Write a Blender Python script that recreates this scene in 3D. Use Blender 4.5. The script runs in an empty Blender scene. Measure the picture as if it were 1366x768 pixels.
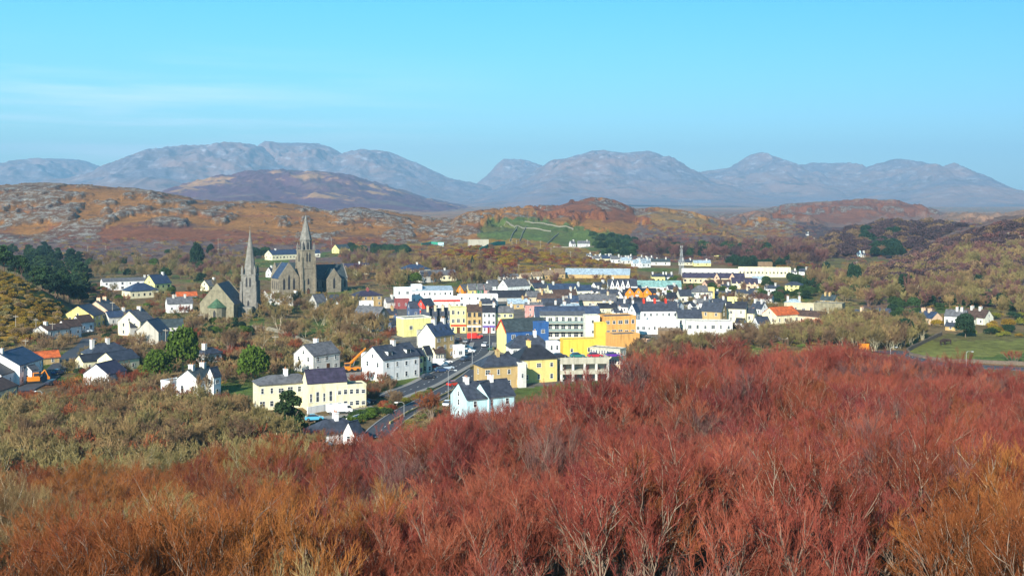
import bpy, bmesh, math, random
import numpy as np
from mathutils import Vector, Matrix
random.seed(7); np.random.seed(7)
SC = bpy.context.scene; COL = SC.collection
# ------------------------------------------------------------------ camera
# photograph 1366 x 768, focal length 1500 px, eye level on pixel row 265, eye 50 m above the town
F = 1500.0; HOR = 265.0; EYE = 50.0; CX = 683.0
cam_d = bpy.data.cameras.new('camera'); cam = bpy.data.objects.new('camera', cam_d); COL.objects.link(cam)
cam_d.sensor_width = 36.0; cam_d.lens = 36.0 * F / 1366.0
cam_d.shift_y = -(384.0 - HOR) / 1366.0
cam_d.clip_start = 0.5; cam_d.clip_end = 60000
cam.location = (0, 0, EYE); cam.rotation_euler = (math.radians(90), 0, 0)
SC.camera = cam
# ------------------------------------------------------------------ light
SUN_EL = math.radians(27.0)
SUN_DIR = Vector((-0.42, -0.90, 0)).normalized() * math.cos(SUN_EL) + Vector((0, 0, math.sin(SUN_EL)))   # towards the sun
w = bpy.data.worlds.new('World'); SC.world = w; w.use_nodes = True
nt = w.node_tree; N = nt.nodes; L = nt.links
bg = N['Background']; sky = N.new('ShaderNodeTexSky'); sky.sky_type = 'NISHITA'; sky.sun_disc = False
sky.sun_elevation = SUN_EL
sky.sun_rotation = math.atan2(SUN_DIR.x, SUN_DIR.y)
sky.altitude = 60; sky.air_density = 1.0; sky.dust_density = 0.3; sky.ozone_density = 1.5
tc = N.new('ShaderNodeTexCoord'); mp = N.new('ShaderNodeMapping'); mp.inputs['Scale'].default_value = (1.6, 1.6, 26)
mp.inputs['Rotation'].default_value = (0, math.radians(-2.5), 0)
cn = N.new('ShaderNodeTexNoise'); cn.inputs['Scale'].default_value = 2.2; cn.inputs['Detail'].default_value = 7; cn.inputs['Roughness'].default_value = 0.55
L.new(tc.outputs['Generated'], mp.inputs['Vector']); L.new(mp.outputs[0], cn.inputs['Vector'])
cr = N.new('ShaderNodeMapRange'); cr.inputs['From Min'].default_value = 0.44; cr.inputs['From Max'].default_value = 0.66
L.new(cn.outputs['Fac'], cr.inputs['Value'])
sx = N.new('ShaderNodeSeparateXYZ'); L.new(tc.outputs['Generated'], sx.inputs[0])
ml = N.new('ShaderNodeMapRange'); ml.inputs['From Min'].default_value = 0.02; ml.inputs['From Max'].default_value = -0.33; L.new(sx.outputs['X'], ml.inputs['Value'])
mz = N.new('ShaderNodeMapRange'); mz.inputs['From Min'].default_value = 0.135; mz.inputs['From Max'].default_value = 0.07; L.new(sx.outputs['Z'], mz.inputs['Value'])
m1 = N.new('ShaderNodeMath'); m1.operation = 'MULTIPLY'; L.new(cr.outputs[0], m1.inputs[0]); L.new(ml.outputs[0], m1.inputs[1])
m2 = N.new('ShaderNodeMath'); m2.operation = 'MULTIPLY'; L.new(m1.outputs[0], m2.inputs[0]); L.new(mz.outputs[0], m2.inputs[1])
m3 = N.new('ShaderNodeMath'); m3.operation = 'MULTIPLY'; m3.inputs[1].default_value = 0.55; L.new(m2.outputs[0], m3.inputs[0])
tint = N.new('ShaderNodeMix'); tint.data_type = 'RGBA'; tint.blend_type = 'MULTIPLY'; tint.inputs['Factor'].default_value = 1
L.new(sky.outputs[0], tint.inputs['A'])
TINT_LO, TINT_HI = (0.57, 0.86, 0.98, 1), (0.23, 0.96, 1.03, 1)
tr = N.new('ShaderNodeValToRGB'); tr.color_ramp.elements[0].position = 0.02; tr.color_ramp.elements[0].color = TINT_LO
tr.color_ramp.elements[1].position = 0.2; tr.color_ramp.elements[1].color = TINT_HI
L.new(sx.outputs['Z'], tr.inputs['Fac']); 
tx = N.new('ShaderNodeMapRange'); tx.inputs['From Min'].default_value = -0.42; tx.inputs['From Max'].default_value = 0.42; L.new(sx.outputs['X'], tx.inputs['Value'])
tq = N.new('ShaderNodeMix'); tq.data_type = 'RGBA'; tq.inputs['A'].default_value = (1, 1, 1, 1); tq.inputs['B'].default_value = (0.60, 0.66, 0.80, 1); L.new(tx.outputs[0], tq.inputs['Factor'])
tw = N.new('ShaderNodeMix'); tw.data_type = 'RGBA'; tw.blend_type = 'MULTIPLY'; tw.inputs['Factor'].default_value = 1
L.new(tr.outputs['Color'], tw.inputs['A']); L.new(tq.outputs['Result'], tw.inputs['B']); L.new(tw.outputs['Result'], tint.inputs['B'])
cm = N.new('ShaderNodeMix'); cm.data_type = 'RGBA'; cm.inputs['B'].default_value = (7.6, 8.3, 9.2, 1)
L.new(m3.outputs[0], cm.inputs['Factor']); L.new(tint.outputs['Result'], cm.inputs['A'])
L.new(cm.outputs['Result'], bg.inputs['Color']); bg.inputs['Strength'].default_value = 0.10
sd = bpy.data.lights.new('sun', 'SUN'); sd.energy = 4.6; sd.angle = math.radians(0.5); sd.color = (1.0, 0.92, 0.79)
so = bpy.data.objects.new('sun', sd); COL.objects.link(so); so.location = (-60, -60, 200)
so.rotation_euler = SUN_DIR.to_track_quat('Z', 'Y').to_euler()
SC.render.engine = 'CYCLES'
vs = SC.view_settings; vs.view_transform = 'Standard'; vs.look = 'None'; vs.gamma = 1; vs.use_curve_mapping = False; vs.exposure = 0.9
SC.cycles.max_bounces = 5; SC.cycles.diffuse_bounces = 2; SC.cycles.glossy_bounces = 2; SC.cycles.volume_bounces = 0
SC.cycles.transparent_max_bounces = 4; SC.cycles.transmission_bounces = 2
HAZE = 9.0e-5; HAZE_COL = (0.38, 0.69, 1.0, 1)

# ------------------------------------------------------------------ helpers
def tag(o, label=None, cat=None, group=None, kind=None):
    if label: o['label'] = label
    if cat: o['category'] = cat
    if group: o['group'] = group
    if kind: o['kind'] = kind
    return o
def link(name, me, mats=(), parent=None):
    o = bpy.data.objects.new(name, me); COL.objects.link(o)
    if me is not None:
        for m in (mats if isinstance(mats, (list, tuple)) else [mats]):
            if m is not None: me.materials.append(m)
    if parent is not None: o.parent = parent
    return o
def empty(name, loc, rz=0.0, label=None, cat=None, group=None):
    o = bpy.data.objects.new(name, None); COL.objects.link(o); o.location = loc; o.rotation_euler = (0, 0, rz)
    o.empty_display_size = 0.5
    return tag(o, label, cat, group)
class MB:
    def __init__(s): s.v = []; s.f = []
    def poly(s, pts):
        n = len(s.v); s.v += [tuple(p) for p in pts]; s.f.append(tuple(range(n, n + len(pts))))
    def box(s, x0, y0, z0, x1, y1, z1):
        n = len(s.v)
        s.v += [(x0,y0,z0),(x1,y0,z0),(x1,y1,z0),(x0,y1,z0),(x0,y0,z1),(x1,y0,z1),(x1,y1,z1),(x0,y1,z1)]
        s.f += [(n,n+3,n+2,n+1),(n+4,n+5,n+6,n+7),(n,n+1,n+5,n+4),(n+1,n+2,n+6,n+5),(n+2,n+3,n+7,n+6),(n+3,n,n+4,n+7)]
    def hull(s, bot, top):                       # two loops of equal count joined
        n = len(s.v); k = len(bot); s.v += [tuple(p) for p in bot] + [tuple(p) for p in top]
        s.f.append(tuple(range(n + k - 1, n - 1, -1))); s.f.append(tuple(range(n + k, n + 2 * k)))
        for i in range(k):
            j = (i + 1) % k; s.f.append((n + i, n + j, n + k + j, n + k + i))
    def cyl(s, c, r0, r1, z0, z1, n=8):
        a = [2 * math.pi * i / n for i in range(n)]
        s.hull([(c[0] + r0 * math.cos(t), c[1] + r0 * math.sin(t), z0) for t in a], [(c[0] + r1 * math.cos(t), c[1] + r1 * math.sin(t), z1) for t in a])
    def tube(s, p, q, r0, r1, n=5):
        p = Vector(p); q = Vector(q); d = (q - p)
        if d.length < 1e-6: return
        d.normalize(); u = d.orthogonal().normalized(); w_ = d.cross(u)
        s.hull([p + u * (r0 * math.cos(2*math.pi*i/n)) + w_ * (r0 * math.sin(2*math.pi*i/n)) for i in range(n)],
               [q + u * (r1 * math.cos(2*math.pi*i/n)) + w_ * (r1 * math.sin(2*math.pi*i/n)) for i in range(n)])
    def mesh(s, name):
        me = bpy.data.meshes.new(name); me.from_pydata(s.v, [], s.f); me.validate(); me.update(); return me
    def build(s, name, mat, parent=None): return link(name, s.mesh(name), mat, parent)

def mesh_np(name, v, f, smooth=False):           # v (n,3), f (m,k)
    me = bpy.data.meshes.new(name); v = np.asarray(v, dtype=np.float32); f = np.asarray(f, dtype=np.int32)
    me.vertices.add(len(v)); me.vertices.foreach_set('co', v.ravel())
    me.loops.add(f.size); me.loops.foreach_set('vertex_index', f.ravel())
    me.polygons.add(len(f)); k = f.shape[1]
    me.polygons.foreach_set('loop_start', np.arange(0, f.size, k, dtype=np.int32))
    me.polygons.foreach_set('loop_total', np.full(len(f), k, dtype=np.int32))
    if smooth: me.polygons.foreach_set('use_smooth', np.ones(len(f), dtype=bool))
    me.update(calc_edges=True); return me
def col_attr(me, name, c):                       # per-vertex linear colour
    a = me.attributes.new(name, 'FLOAT_COLOR', 'POINT'); c = np.asarray(c, dtype=np.float32)
    if c.shape[1] == 3: c = np.concatenate([c, np.ones((len(c), 1), np.float32)], 1)
    a.data.foreach_set('color', c.ravel())

def _h(ix, iy, seed):
    n = (ix.astype(np.int64) * 374761393 + iy.astype(np.int64) * 668265263 + seed * 974634777) & 0xffffffff
    n = ((n ^ (n >> 13)) * 1274126177) & 0xffffffff
    return ((n ^ (n >> 16)) & 0xffffff) / float(0xffffff)
def vn(x, y, seed=0):
    x = np.asarray(x, float); y = np.asarray(y, float)
    ix = np.floor(x); iy = np.floor(y); fx = x - ix; fy = y - iy
    fx = fx * fx * (3 - 2 * fx); fy = fy * fy * (3 - 2 * fy)
    a = _h(ix, iy, seed); b = _h(ix + 1, iy, seed); c = _h(ix, iy + 1, seed); d = _h(ix + 1, iy + 1, seed)
    return (a * (1 - fx) + b * fx) * (1 - fy) + (c * (1 - fx) + d * fx) * fy
def fbm(x, y, oct=4, seed=0, rough=0.5):
    s = 0; a = 1; t = 0
    for i in range(oct):
        s = s + a * vn(x * 2 ** i + 17.3 * i, y * 2 ** i - 9.1 * i, seed + i); t += a; a *= rough
    return s / t * 2 - 1                          # -1..1
def sstep(a, b, x):
    t = np.clip((x - a) / (b - a), 0, 1); return t * t * (3 - 2 * t)
# ------------------------------------------------------------------ materials
MATS = {}
def newmat(name, rough=0.8, spec=0.3):
    m = bpy.data.materials.new(name); m.use_nodes = True
    b = m.node_tree.nodes['Principled BSDF']; b.inputs['Roughness'].default_value = rough
    b.inputs['Specular IOR Level'].default_value = spec
    return m, m.node_tree.nodes, m.node_tree.links, b
def mat(name, col, rough=0.75, var=0.12, scale=3.0, spec=0.3, metal=0.0, bump=0.0, objvar=0.0, stain=0.0):
    key = (name, col, rough, var, scale)
    if key in MATS: return MATS[key]
    m, N, L, b = newmat(name, rough, spec); b.inputs['Metallic'].default_value = metal
    g = N.new('ShaderNodeNewGeometry'); n = N.new('ShaderNodeTexNoise'); n.inputs['Scale'].default_value = scale; n.inputs['Detail'].default_value = 5
    n.inputs['Roughness'].default_value = 0.65
    L.new(g.outputs['Position'], n.inputs['Vector'])
    r = N.new('ShaderNodeMapRange'); r.inputs['To Min'].default_value = 1 - var * 2; r.inputs['To Max'].default_value = 1 + var * 1.2
    r.inputs['From Min'].default_value = 0.25; r.inputs['From Max'].default_value = 0.75
    L.new(n.outputs['Fac'], r.inputs['Value'])
    out = r.outputs[0]
    if stain > 0:                                  # rain streaks: noise stretched along z
        mp = N.new('ShaderNodeMapping'); mp.inputs['Scale'].default_value = (1.3, 1.3, 0.12); L.new(g.outputs['Position'], mp.inputs['Vector'])
        n2 = N.new('ShaderNodeTexNoise'); n2.inputs['Scale'].default_value = 1.0; n2.inputs['Detail'].default_value = 4; L.new(mp.outputs[0], n2.inputs['Vector'])
        r2 = N.new('ShaderNodeMapRange'); r2.inputs['From Min'].default_value = 0.5; r2.inputs['From Max'].default_value = 0.75
        r2.inputs['To Min'].default_value = 1; r2.inputs['To Max'].default_value = 1 - stain; L.new(n2.outputs['Fac'], r2.inputs['Value'])
        mu = N.new('ShaderNodeMath'); mu.operation = 'MULTIPLY'; L.new(out, mu.inputs[0]); L.new(r2.outputs[0], mu.inputs[1]); out = mu.outputs[0]
    if objvar > 0:
        oi = N.new('ShaderNodeObjectInfo'); r3 = N.new('ShaderNodeMapRange'); r3.inputs['To Min'].default_value = 1 - objvar; r3.inputs['To Max'].default_value = 1 + objvar
        L.new(oi.outputs['Random'], r3.inputs['Value']); mu = N.new('ShaderNodeMath'); mu.operation = 'MULTIPLY'
        L.new(out, mu.inputs[0]); L.new(r3.outputs[0], mu.inputs[1]); out = mu.outputs[0]
    v = N.new('ShaderNodeVectorMath'); v.operation = 'SCALE'; v.inputs[0].default_value = col[:3]; L.new(out, v.inputs['Scale'])
    L.new(v.outputs[0], b.inputs['Base Color'])
    if bump > 0:
        bp = N.new('ShaderNodeBump'); bp.inputs['Strength'].default_value = bump; bp.inputs['Distance'].default_value = 0.05
        L.new(n.outputs['Fac'], bp.inputs['Height']); L.new(bp.outputs[0], b.inputs['Normal'])
    MATS[key] = m; return m

# ------------------------------------------------------------------ the land
def prof(px, pts): return np.interp(px, [p[0] for p in pts], [p[1] for p in pts])
HILLS = [  # (ridge profile in photo rows, distance of the ridge, front width, back width, roughness amplitude)
 ([(-900,262),(-300,250),(0,247),(110,247),(200,254),(250,264),(290,270),(370,271),(440,281),(480,278),(520,283),(570,291),(610,294),(650,299),(700,310),(740,330),(800,360)], 1700, 620, 500, 6),
 ([(540,330),(600,302),(630,289),(690,278),(735,278),(760,270),(790,267),(820,271),(850,282),(870,279),(890,279),(930,286),(960,298),(1000,306),(1040,318),(1060,326),(1100,340)], 1900, 850, 400, 12),
 ([(500,375),(540,352),(570,341),(600,331),(640,327),(700,330),(760,338),(810,348),(845,358),(880,370)], 960, 260, 200, 1.2),
 ([(930,312),(950,300),(985,291),(1010,285),(1040,286),(1080,292),(1110,299),(1160,305),(1200,312)], 2300, 800, 400, 12),
 ([(760,297),(800,289),(870,288),(1000,286),(1050,276),(1100,271),(1150,268),(1200,269),(1230,276),(1255,286),(1300,291),(1500,291)], 3200, 900, 600, 14),
 ([(800,312),(830,298),(860,289),(885,286),(905,287),(935,291),(965,289),(990,294),(1020,308)], 2750, 700, 500, 12),
 ([(1190,312),(1230,298),(1265,289),(1300,286),(1340,288),(1366,283),(1410,281),(1500,290)], 2600, 700, 500, 12),
 ([(1040,360),(1075,336),(1110,313),(1140,303),(1180,297),(1230,297),(1290,301),(1366,305),(1600,300)], 1450, 560, 300, 8),
 ([(1150,400),(1180,375),(1200,353),(1230,336),(1270,319),(1310,301),(1340,292),(1366,289),(1500,280),(1900,270)], 1080, 470, 350, 3),
 ([(-400,320),(-200,335),(0,360),(40,379),(75,401),(100,425),(115,445)], 470, 95, 120, 1.0),
]
CREST = [(-400,100,620),(0,100,594),(200,100,590),(300,105,584),(400,110,592),(480,115,594),(540,120,572),(600,122,556),(690,125,552),(740,130,530),(800,138,506),(860,148,482),(910,155,468),(1000,165,461),(1100,170,457),(1150,168,463),(1220,165,482),(1300,160,494),(1366,155,505),(1800,150,520)]
TREE_H = 7.6
def CRAG(x, y, cs):
    c = fbm(x / (26 * cs), y / (60 * cs), 5, 301, .65); d = fbm(x / (150 * cs), y / (300 * cs), 2, 302)
    return sstep(.0, .2, c + .40 * d) * (.6 + .8 * (fbm(x / (13 * cs), y / (26 * cs), 3, 303) * .5 + .5))
def ground_z(x, y):
    x, y = np.broadcast_arrays(np.asarray(x, float), np.asarray(y, float)); Y = np.maximum(y, 6.0)
    px = CX + F * x / Y
    z = fbm(x / 160, y / 160, 3, 3) * 1.6 * sstep(330, 700, y) + 0 * x
    # land slowly rising and rolling beyond the town
    z = z + sstep(1100, 2600, y) * (fbm(x / 500, y / 500, 4, 9) * 4 - 2)
    z = np.array(z, float)
    for i, (pts, Yi, wf, wb, amp) in enumerate(HILLS):
        top = EYE - (prof(px, pts) - HOR) / F * Yi; d = Y - Yi
        k = (top > 0.2) & (d > -wf) & (d < wb)     # only where this hill stands
        if not k.any(): continue
        X_, Y_, T_, D_ = x[k] if x.shape else x, y[k] if y.shape else y, top[k], d[k]
        s = np.where(D_ < 0, 1 - sstep(0, 1, -D_ / wf), 1 - sstep(0, 1, D_ / wb)); edge = np.clip(-D_ / wf, 0, 1)
        n = fbm(X_ / (wf * 0.22), Y_ / (wf * 0.22), 6, 40 + i, 0.6) * amp * np.sqrt(np.clip(s, 0, 1)) * np.clip(T_ / 8, 0, 1)
        if i not in (2, 9):
            cs = Yi / 1700.0
            n = n + CRAG(X_, Y_, cs) * (5.0, 8.0, 0, 8.0, 9.0, 8.0, 8.0, 6.0, 3.5, 0)[i] * cs ** .7 * sstep(.08, .4, s) * np.clip(T_ / 8, 0, 1)
        h = T_ * s * (1 + 0.25 * fbm(X_ / wf * 2.0, Y_ / wf * 2.0, 3, 60 + i) * edge) + n * (0.5 + edge)
        zk = z[k]; z[k] = np.maximum(zk, 0) + np.maximum(h - np.maximum(zk, 0) * 0.6, 0)
    yc = prof(px, [(a, b) for a, b, c in CREST]); rc = prof(px, [(a, c) for a, b, c in CREST])
    zc = EYE - (rc - HOR) / F * yc - TREE_H
    fz = np.interp(y, [-300, 0, 14, 30], [49, 44.5, 40.5, 34.5])
    t = np.clip((y - 30) / (yc - 30), 0, 1); fz = np.where(y > 30, 34.5 + (zc - 34.5) * t, fz)
    t2 = sstep(0, 1, (y - yc) / 85.0); fz = np.where(y > yc, zc * (1 - t2), fz)
    fz = fz + fbm(x / 30, y / 26, 3, 5) * 2.4 * (1 - t2) * sstep(5, 30, np.abs(y))
    return np.where(fz > 0.3, np.maximum(z, fz), z)
def P(px, py, Y): return ((px - CX) / F * Y, Y, EYE - (py - HOR) / F * Y)
_YS = np.exp(np.linspace(math.log(175), math.log(4500), 1700))
_PXS = np.arange(-240, 1642, 3.0); _TZ = []
def _table():
    X = (_PXS[:, None] - CX) / F * _YS[None, :]; Z = ground_z(X, np.broadcast_to(_YS, X.shape))
    return Z, HOR + F * (EYE - Z) / _YS[None, :]
def cast(px, py, y0=175.0):                       # where the ray through a photo pixel first meets the ground
    if not _TZ: _TZ.extend(_table())
    t = (px - _PXS[0]) / 3.0; i = int(min(max(t, 0), len(_PXS) - 2)); f = t - i
    q = _TZ[1][i] * (1 - f) + _TZ[1][i + 1] * f; k0 = int(np.searchsorted(_YS, y0)); hit = q[k0:] <= py
    k = k0 + int(np.argmax(hit)) if hit.any() else len(_YS) - 1
    y = _YS[k]
    if k > k0: t2 = np.clip((q[k - 1] - py) / (q[k - 1] - q[k] + 1e-9), 0, 1); y = _YS[k - 1] + (_YS[k] - _YS[k - 1]) * t2
    z = _TZ[0][i, k] * (1 - f) + _TZ[0][i + 1, k] * f
    return float((px - CX) / F * y), float(y), float(z)
def pts_in(px, py, poly):
    n = len(poly); ins = np.zeros(np.shape(px), bool); j = n - 1
    for i in range(n):
        xi, yi = poly[i]; xj, yj = poly[j]
        c = ((yi > py) != (yj > py)) & (px < (xj - xi) * (py - yi) / (yj - yi + 1e-9) + xi)
        ins ^= c; j = i
    return ins
def gz(x, y): return float(ground_z(np.array([x]), np.array([y]))[0])

OCHRE = (0.30,0.135,0.035); RUST = (0.22,0.080,0.035); HEATH = (0.085,0.05,0.05); GREEN = (0.105,0.145,0.035); OLIVE = (0.15,0.13,0.045)
SCRUB = (0.195,0.135,0.065); LITTER = (0.075,0.045,0.025); GORSE = (0.30,0.18,0.03); MAUVE = (0.165,0.11,0.095); STRAW = (0.32,0.24,0.12); GOLD = (0.30,0.17,0.055); PASTURE = (0.20,0.20,0.05); TOWN = (0.17,0.155,0.135)
COVER = [  # (polygon in photo pixels, colour, near, far, edge jitter)
 ([(-200,240),(760,240),(640,300),(600,335),(-200,335)], OCHRE, 1000, 2600, 3),
 ([(60,302),(240,300),(420,318),(620,318),(620,332),(400,332),(200,326),(60,318)], RUST, 800, 2600, 6),
 ([(-200,318),(120,318),(330,326),(520,330),(520,350),(300,352),(-200,345)], MAUVE, 600, 1600, 6),
 ([(620,240),(1110,240),(1110,345),(620,345)], OCHRE, 1000, 2900, 3),
 ([(700,262),(860,262),(880,300),(720,292)], RUST, 1400, 2900, 8),
 ([(850,300),(960,312),(1060,322),(1100,350),(830,350)], MAUVE, 900, 2900, 9),
 ([(850,286),(900,280),(1000,306),(1060,325),(1040,332),(960,318),(880,300)], GOLD, 1000, 2900, 6),
 ([(650,292),(700,290),(760,300),(840,316),(850,342),(760,346),(690,330),(640,322)], GREEN, 1000, 2900, 7),
 ([(540,322),(700,318),(850,345),(850,378),(540,366)], GORSE, 600, 1300, 3),
 ([(650,338),(700,340),(760,352),(760,362),(690,352),(640,348)], OLIVE, 600, 1300, 4),
 ([(930,275),(1260,262),(1260,300),(1100,312),(930,310)], (0.23,0.125,0.085), 1950, 5000, 5),
 ([(1040,270),(1240,264),(1250,285),(1100,300),(1020,300)], RUST, 2000, 5000, 8),
 ([(1060,290),(1400,290),(1400,330),(1060,350)], HEATH, 800, 1950, 3),
 ([(1190,280),(1500,270),(1500,420),(1150,420)], MAUVE, 500, 1120, 3),
 ([(1290,318),(1340,308),(1500,300),(1500,330),(1300,332)], OLIVE, 600, 1200, 5),
 ([(1080,345),(1200,345),(1180,370),(1080,365)], OLIVE, 700, 2500, 4),
 ([(325,344),(385,342),(388,354),(330,358)], GREEN, 500, 1400, 1),
 ([(430,336),(452,334),(455,342),(425,344)], GREEN, 500, 1400, 1),
 ([(705,374),(738,376),(738,388),(705,388)], GREEN, 400, 1200, 1),
 ([(-200,350),(0,356),(60,388),(110,425),(90,450),(-200,460)], GORSE, 330, 560, 3),
 ([(60,398),(85,402),(80,410),(62,408)], GREEN, 330, 560, 1),
 ([(1208,452),(1240,440),(1380,425),(1500,425),(1500,490),(1300,484),(1215,476)], PASTURE, 280, 600, 2),
 ([(1215,468),(1300,460),(1420,468),(1420,484),(1300,482)], PASTURE, 280, 600, 5),
 ([(1290,478),(1366,470),(1430,480),(1300,485)], GREEN, 280, 600, 3),
 ([(1225,440),(1290,412),(1500,405),(1500,450),(1225,456)], OLIVE, 300, 700, 3),
 ([(520,400),(1000,398),(1010,440),(850,462),(835,502),(640,524),(600,486),(520,452)], TOWN, 280, 640, 3),
 ([(1120,425),(1420,415),(1420,440),(1240,446),(1120,440)], SCRUB, 300, 700, 4),
 ([(1245,405),(1300,398),(1310,412),(1250,420)], GREEN, 400, 800, 2),
 ([(75,503),(115,500),(118,510),(78,512)], GREEN, 250, 500, 1),
 ([(292,504),(312,504),(312,520),(292,520)], GREEN, 230, 500, 1),
 ([(332,418),(352,418),(352,440),(332,440)], GREEN, 330, 600, 1),
 ([(465,496),(510,492),(520,508),(500,508),(470,504)], OLIVE, 230, 500, 1),
 ([(260,446),(290,448),(288,458),(256,458)], STRAW, 230, 600, 1),
 ([(335,436),(400,446),(420,462),(350,446)], STRAW, 230, 600, 2),
 ([(470,452),(505,456),(505,466),(465,462)], STRAW, 230, 600, 2),
 ([(500,538),(540,532),(600,505),(640,485),(640,500),(560,545),(515,575)], OLIVE, 200, 500, 2),
]
def land_colours(x, y, z):
    Y = np.maximum(y, 6.0); px = CX + F * x / Y; py = HOR + F * (EYE - z) / Y
    c = np.empty(x.shape + (3,)); c[:] = SCRUB
    far = sstep(900, 1800, y)[..., None]; c = c * (1 - far) + np.array((0.31,0.17,0.095)) * far
    q = fbm(x / 34, y / 50, 4, 555)[..., None]; nearland = (sstep(210, 260, y) * (1 - sstep(1000, 1300, y)))[..., None]
    c = c + (np.array(OLIVE) * 1.1 - c) * sstep(.08, .2, q) * nearland; c = c + (np.array((0.105,0.145,0.035)) - c) * sstep(.28, .36, q) * nearland
    c = c + (np.array((0.21,0.10,0.045)) - c) * sstep(.2, .35, -q) * nearland
    jx = fbm(px / 9, py / 5, 3, 21); jy = fbm(px / 9 + 40, py / 5, 3, 22)
    for poly, col, a, b, j in COVER:
        m = pts_in(px + jx * j * 1.6, py + jy * j, poly) & (y > a) & (y < b); c[m] = col
    fg = np.maximum(0, 1 - sstep(0, 1, (y - prof(px, [(a, b) for a, b, _ in CREST])) / 70.0))[..., None]
    c = c * (1 - fg) + np.array(LITTER) * fg
    k = np.zeros(x.shape + (3,))                  # R rock, G dark heath, B field
    m = (y > 1130) & (y < 2600) & (py < 325); k[..., 0][m] = (CRAG(x, y, np.where(y < 2000, 1.0, 1.3)))[m]
    k[..., 0] *= np.where((px > 640) & (px < 850) & (py > 290), 0.25, 1) * np.where(px > 1060, 0.35, 1) * np.where((px > 600) & (px < 1060), 0.8, 1) * np.where(px < 320, .8, 1) * np.where(px < 500, 1, .9)
    k[..., 0] = np.maximum(k[..., 0], np.where((y > 2600), 0.8 * CRAG(x, y, 1.6), 0))
    k[..., 1] = sstep(500, 1200, y) * (1 - .85 * sstep(1900, 2600, y)) * np.where((px > 640) & (px < 850) & (py > 290), 0.3, 1)
    k[..., 2] = 1 - np.clip(np.abs(c - np.array(GREEN)).sum(-1) * 12, 0, 1)
    return c, k
def land_material():
    m, N, L, b = newmat('land_cover', 0.95, 0.1)
    at = N.new('ShaderNodeAttribute'); at.attribute_name = 'cover'
    mk = N.new('ShaderNodeAttribute'); mk.attribute_name = 'masks'; sp = N.new('ShaderNodeSeparateColor'); L.new(mk.outputs['Color'], sp.inputs[0])
    g = N.new('ShaderNodeNewGeometry')
    def noise(scale, det=6, rough=0.6, sc=(1, 1, 1.6)):
        mp = N.new('ShaderNodeMapping'); mp.inputs['Scale'].default_value = sc; L.new(g.outputs['Position'], mp.inputs['Vector'])
        n = N.new('ShaderNodeTexNoise'); n.inputs['Scale'].default_value = scale; n.inputs['Detail'].default_value = det; n.inputs['Roughness'].default_value = rough
        L.new(mp.outputs[0], n.inputs['Vector']); return n.outputs['Fac']
    def mr(v, a, b_, c=0.0, d=1.0):
        r = N.new('ShaderNodeMapRange'); r.inputs['From Min'].default_value = a; r.inputs['From Max'].default_value = b_; r.inputs['To Min'].default_value = c; r.inputs['To Max'].default_value = d
        L.new(v, r.inputs['Value']); return r.outputs[0]
    def mul(a, c):
        q = N.new('ShaderNodeMath'); q.operation = 'MULTIPLY'
        for i, s in enumerate((a, c)):
            if isinstance(s, float): q.inputs[i].default_value = s
            else: L.new(s, q.inputs[i])
        return q.outputs[0]
    def mix(f, a, c):
        q = N.new('ShaderNodeMix'); q.data_type = 'RGBA'
        L.new(f, q.inputs['Factor'])
        for nm, s in (('A', a), ('B', c)):
            if isinstance(s, tuple): q.inputs[nm].default_value = s + (1,)
            else: L.new(s, q.inputs[nm])
        return q.outputs['Result']
    c = at.outputs['Color']
    # clumpy brightness variation at two sizes
    v1 = mr(noise(0.25, 8, 0.75), 0.3, 0.7, 0.45, 1.45); v2 = mr(noise(0.03, 5), 0.3, 0.7, 0.72, 1.28)
    sc = N.new('ShaderNodeVectorMath'); sc.operation = 'SCALE'; L.new(c, sc.inputs[0]); L.new(mul(v1, v2), sc.inputs['Scale'])
    c = sc.outputs[0]
    c = mix(mul(mr(noise(0.012, 7, 0.65), 0.53, 0.63), mul(sp.outputs[1], 0.85)), c, HEATH)       # heather patches, with shadow sides of the ridge painted in
    c = mix(mul(mr(noise(0.018, 6, 0.6, (1, 1.3, 1)), 0.56, 0.64), mul(sp.outputs[1], 0.7)), c, RUST)   # dead bracken
    rk = mix(mr(noise(0.35, 6, 0.7), 0.35, 0.65), (0.12, 0.11, 0.10), (0.46, 0.43, 0.37))
    sm = mr(noise(0.11, 9, 0.8, (1, .6, 2.5)), 0.49, 0.54)
    c = mix(mul(mr(sp.outputs[0], .05, .6), 0.66), c, (0.085, 0.05, 0.03))
    c = mix(mul(mul(sm, mr(sp.outputs[0], .2, .8)), 0.9), c, rk)
    L.new(c, b.inputs['Base Color'])
    bp = N.new('ShaderNodeBump'); bp.inputs['Strength'].default_value = 0.9; bp.inputs['Distance'].default_value = 2.0
    L.new(noise(0.12, 9, 0.75), bp.inputs['Height']); L.new(bp.outputs[0], b.inputs['Normal'])
    return m
LAND = land_material()
def fan(name, px0, px1, dpx, ys):
    pxs = np.arange(px0, px1 + .1, dpx); PX, YY = np.meshgrid(pxs, ys); X = (PX - CX) / F * YY
    Z = ground_z(X, YY); C, K = land_colours(X, YY, Z)
    n, m = PX.shape; idx = np.arange(n * m).reshape(n, m)
    f = np.stack([idx[:-1, :-1], idx[:-1, 1:], idx[1:, 1:], idx[1:, :-1]], -1).reshape(-1, 4)
    me = mesh_np(name, np.stack([X, YY, Z], -1).reshape(-1, 3), f, True)
    col_attr(me, 'cover', C.reshape(-1, 3)); col_attr(me, 'masks', K.reshape(-1, 3))
    o = link(name, me, LAND); tag(o, kind='structure'); return o
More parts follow.
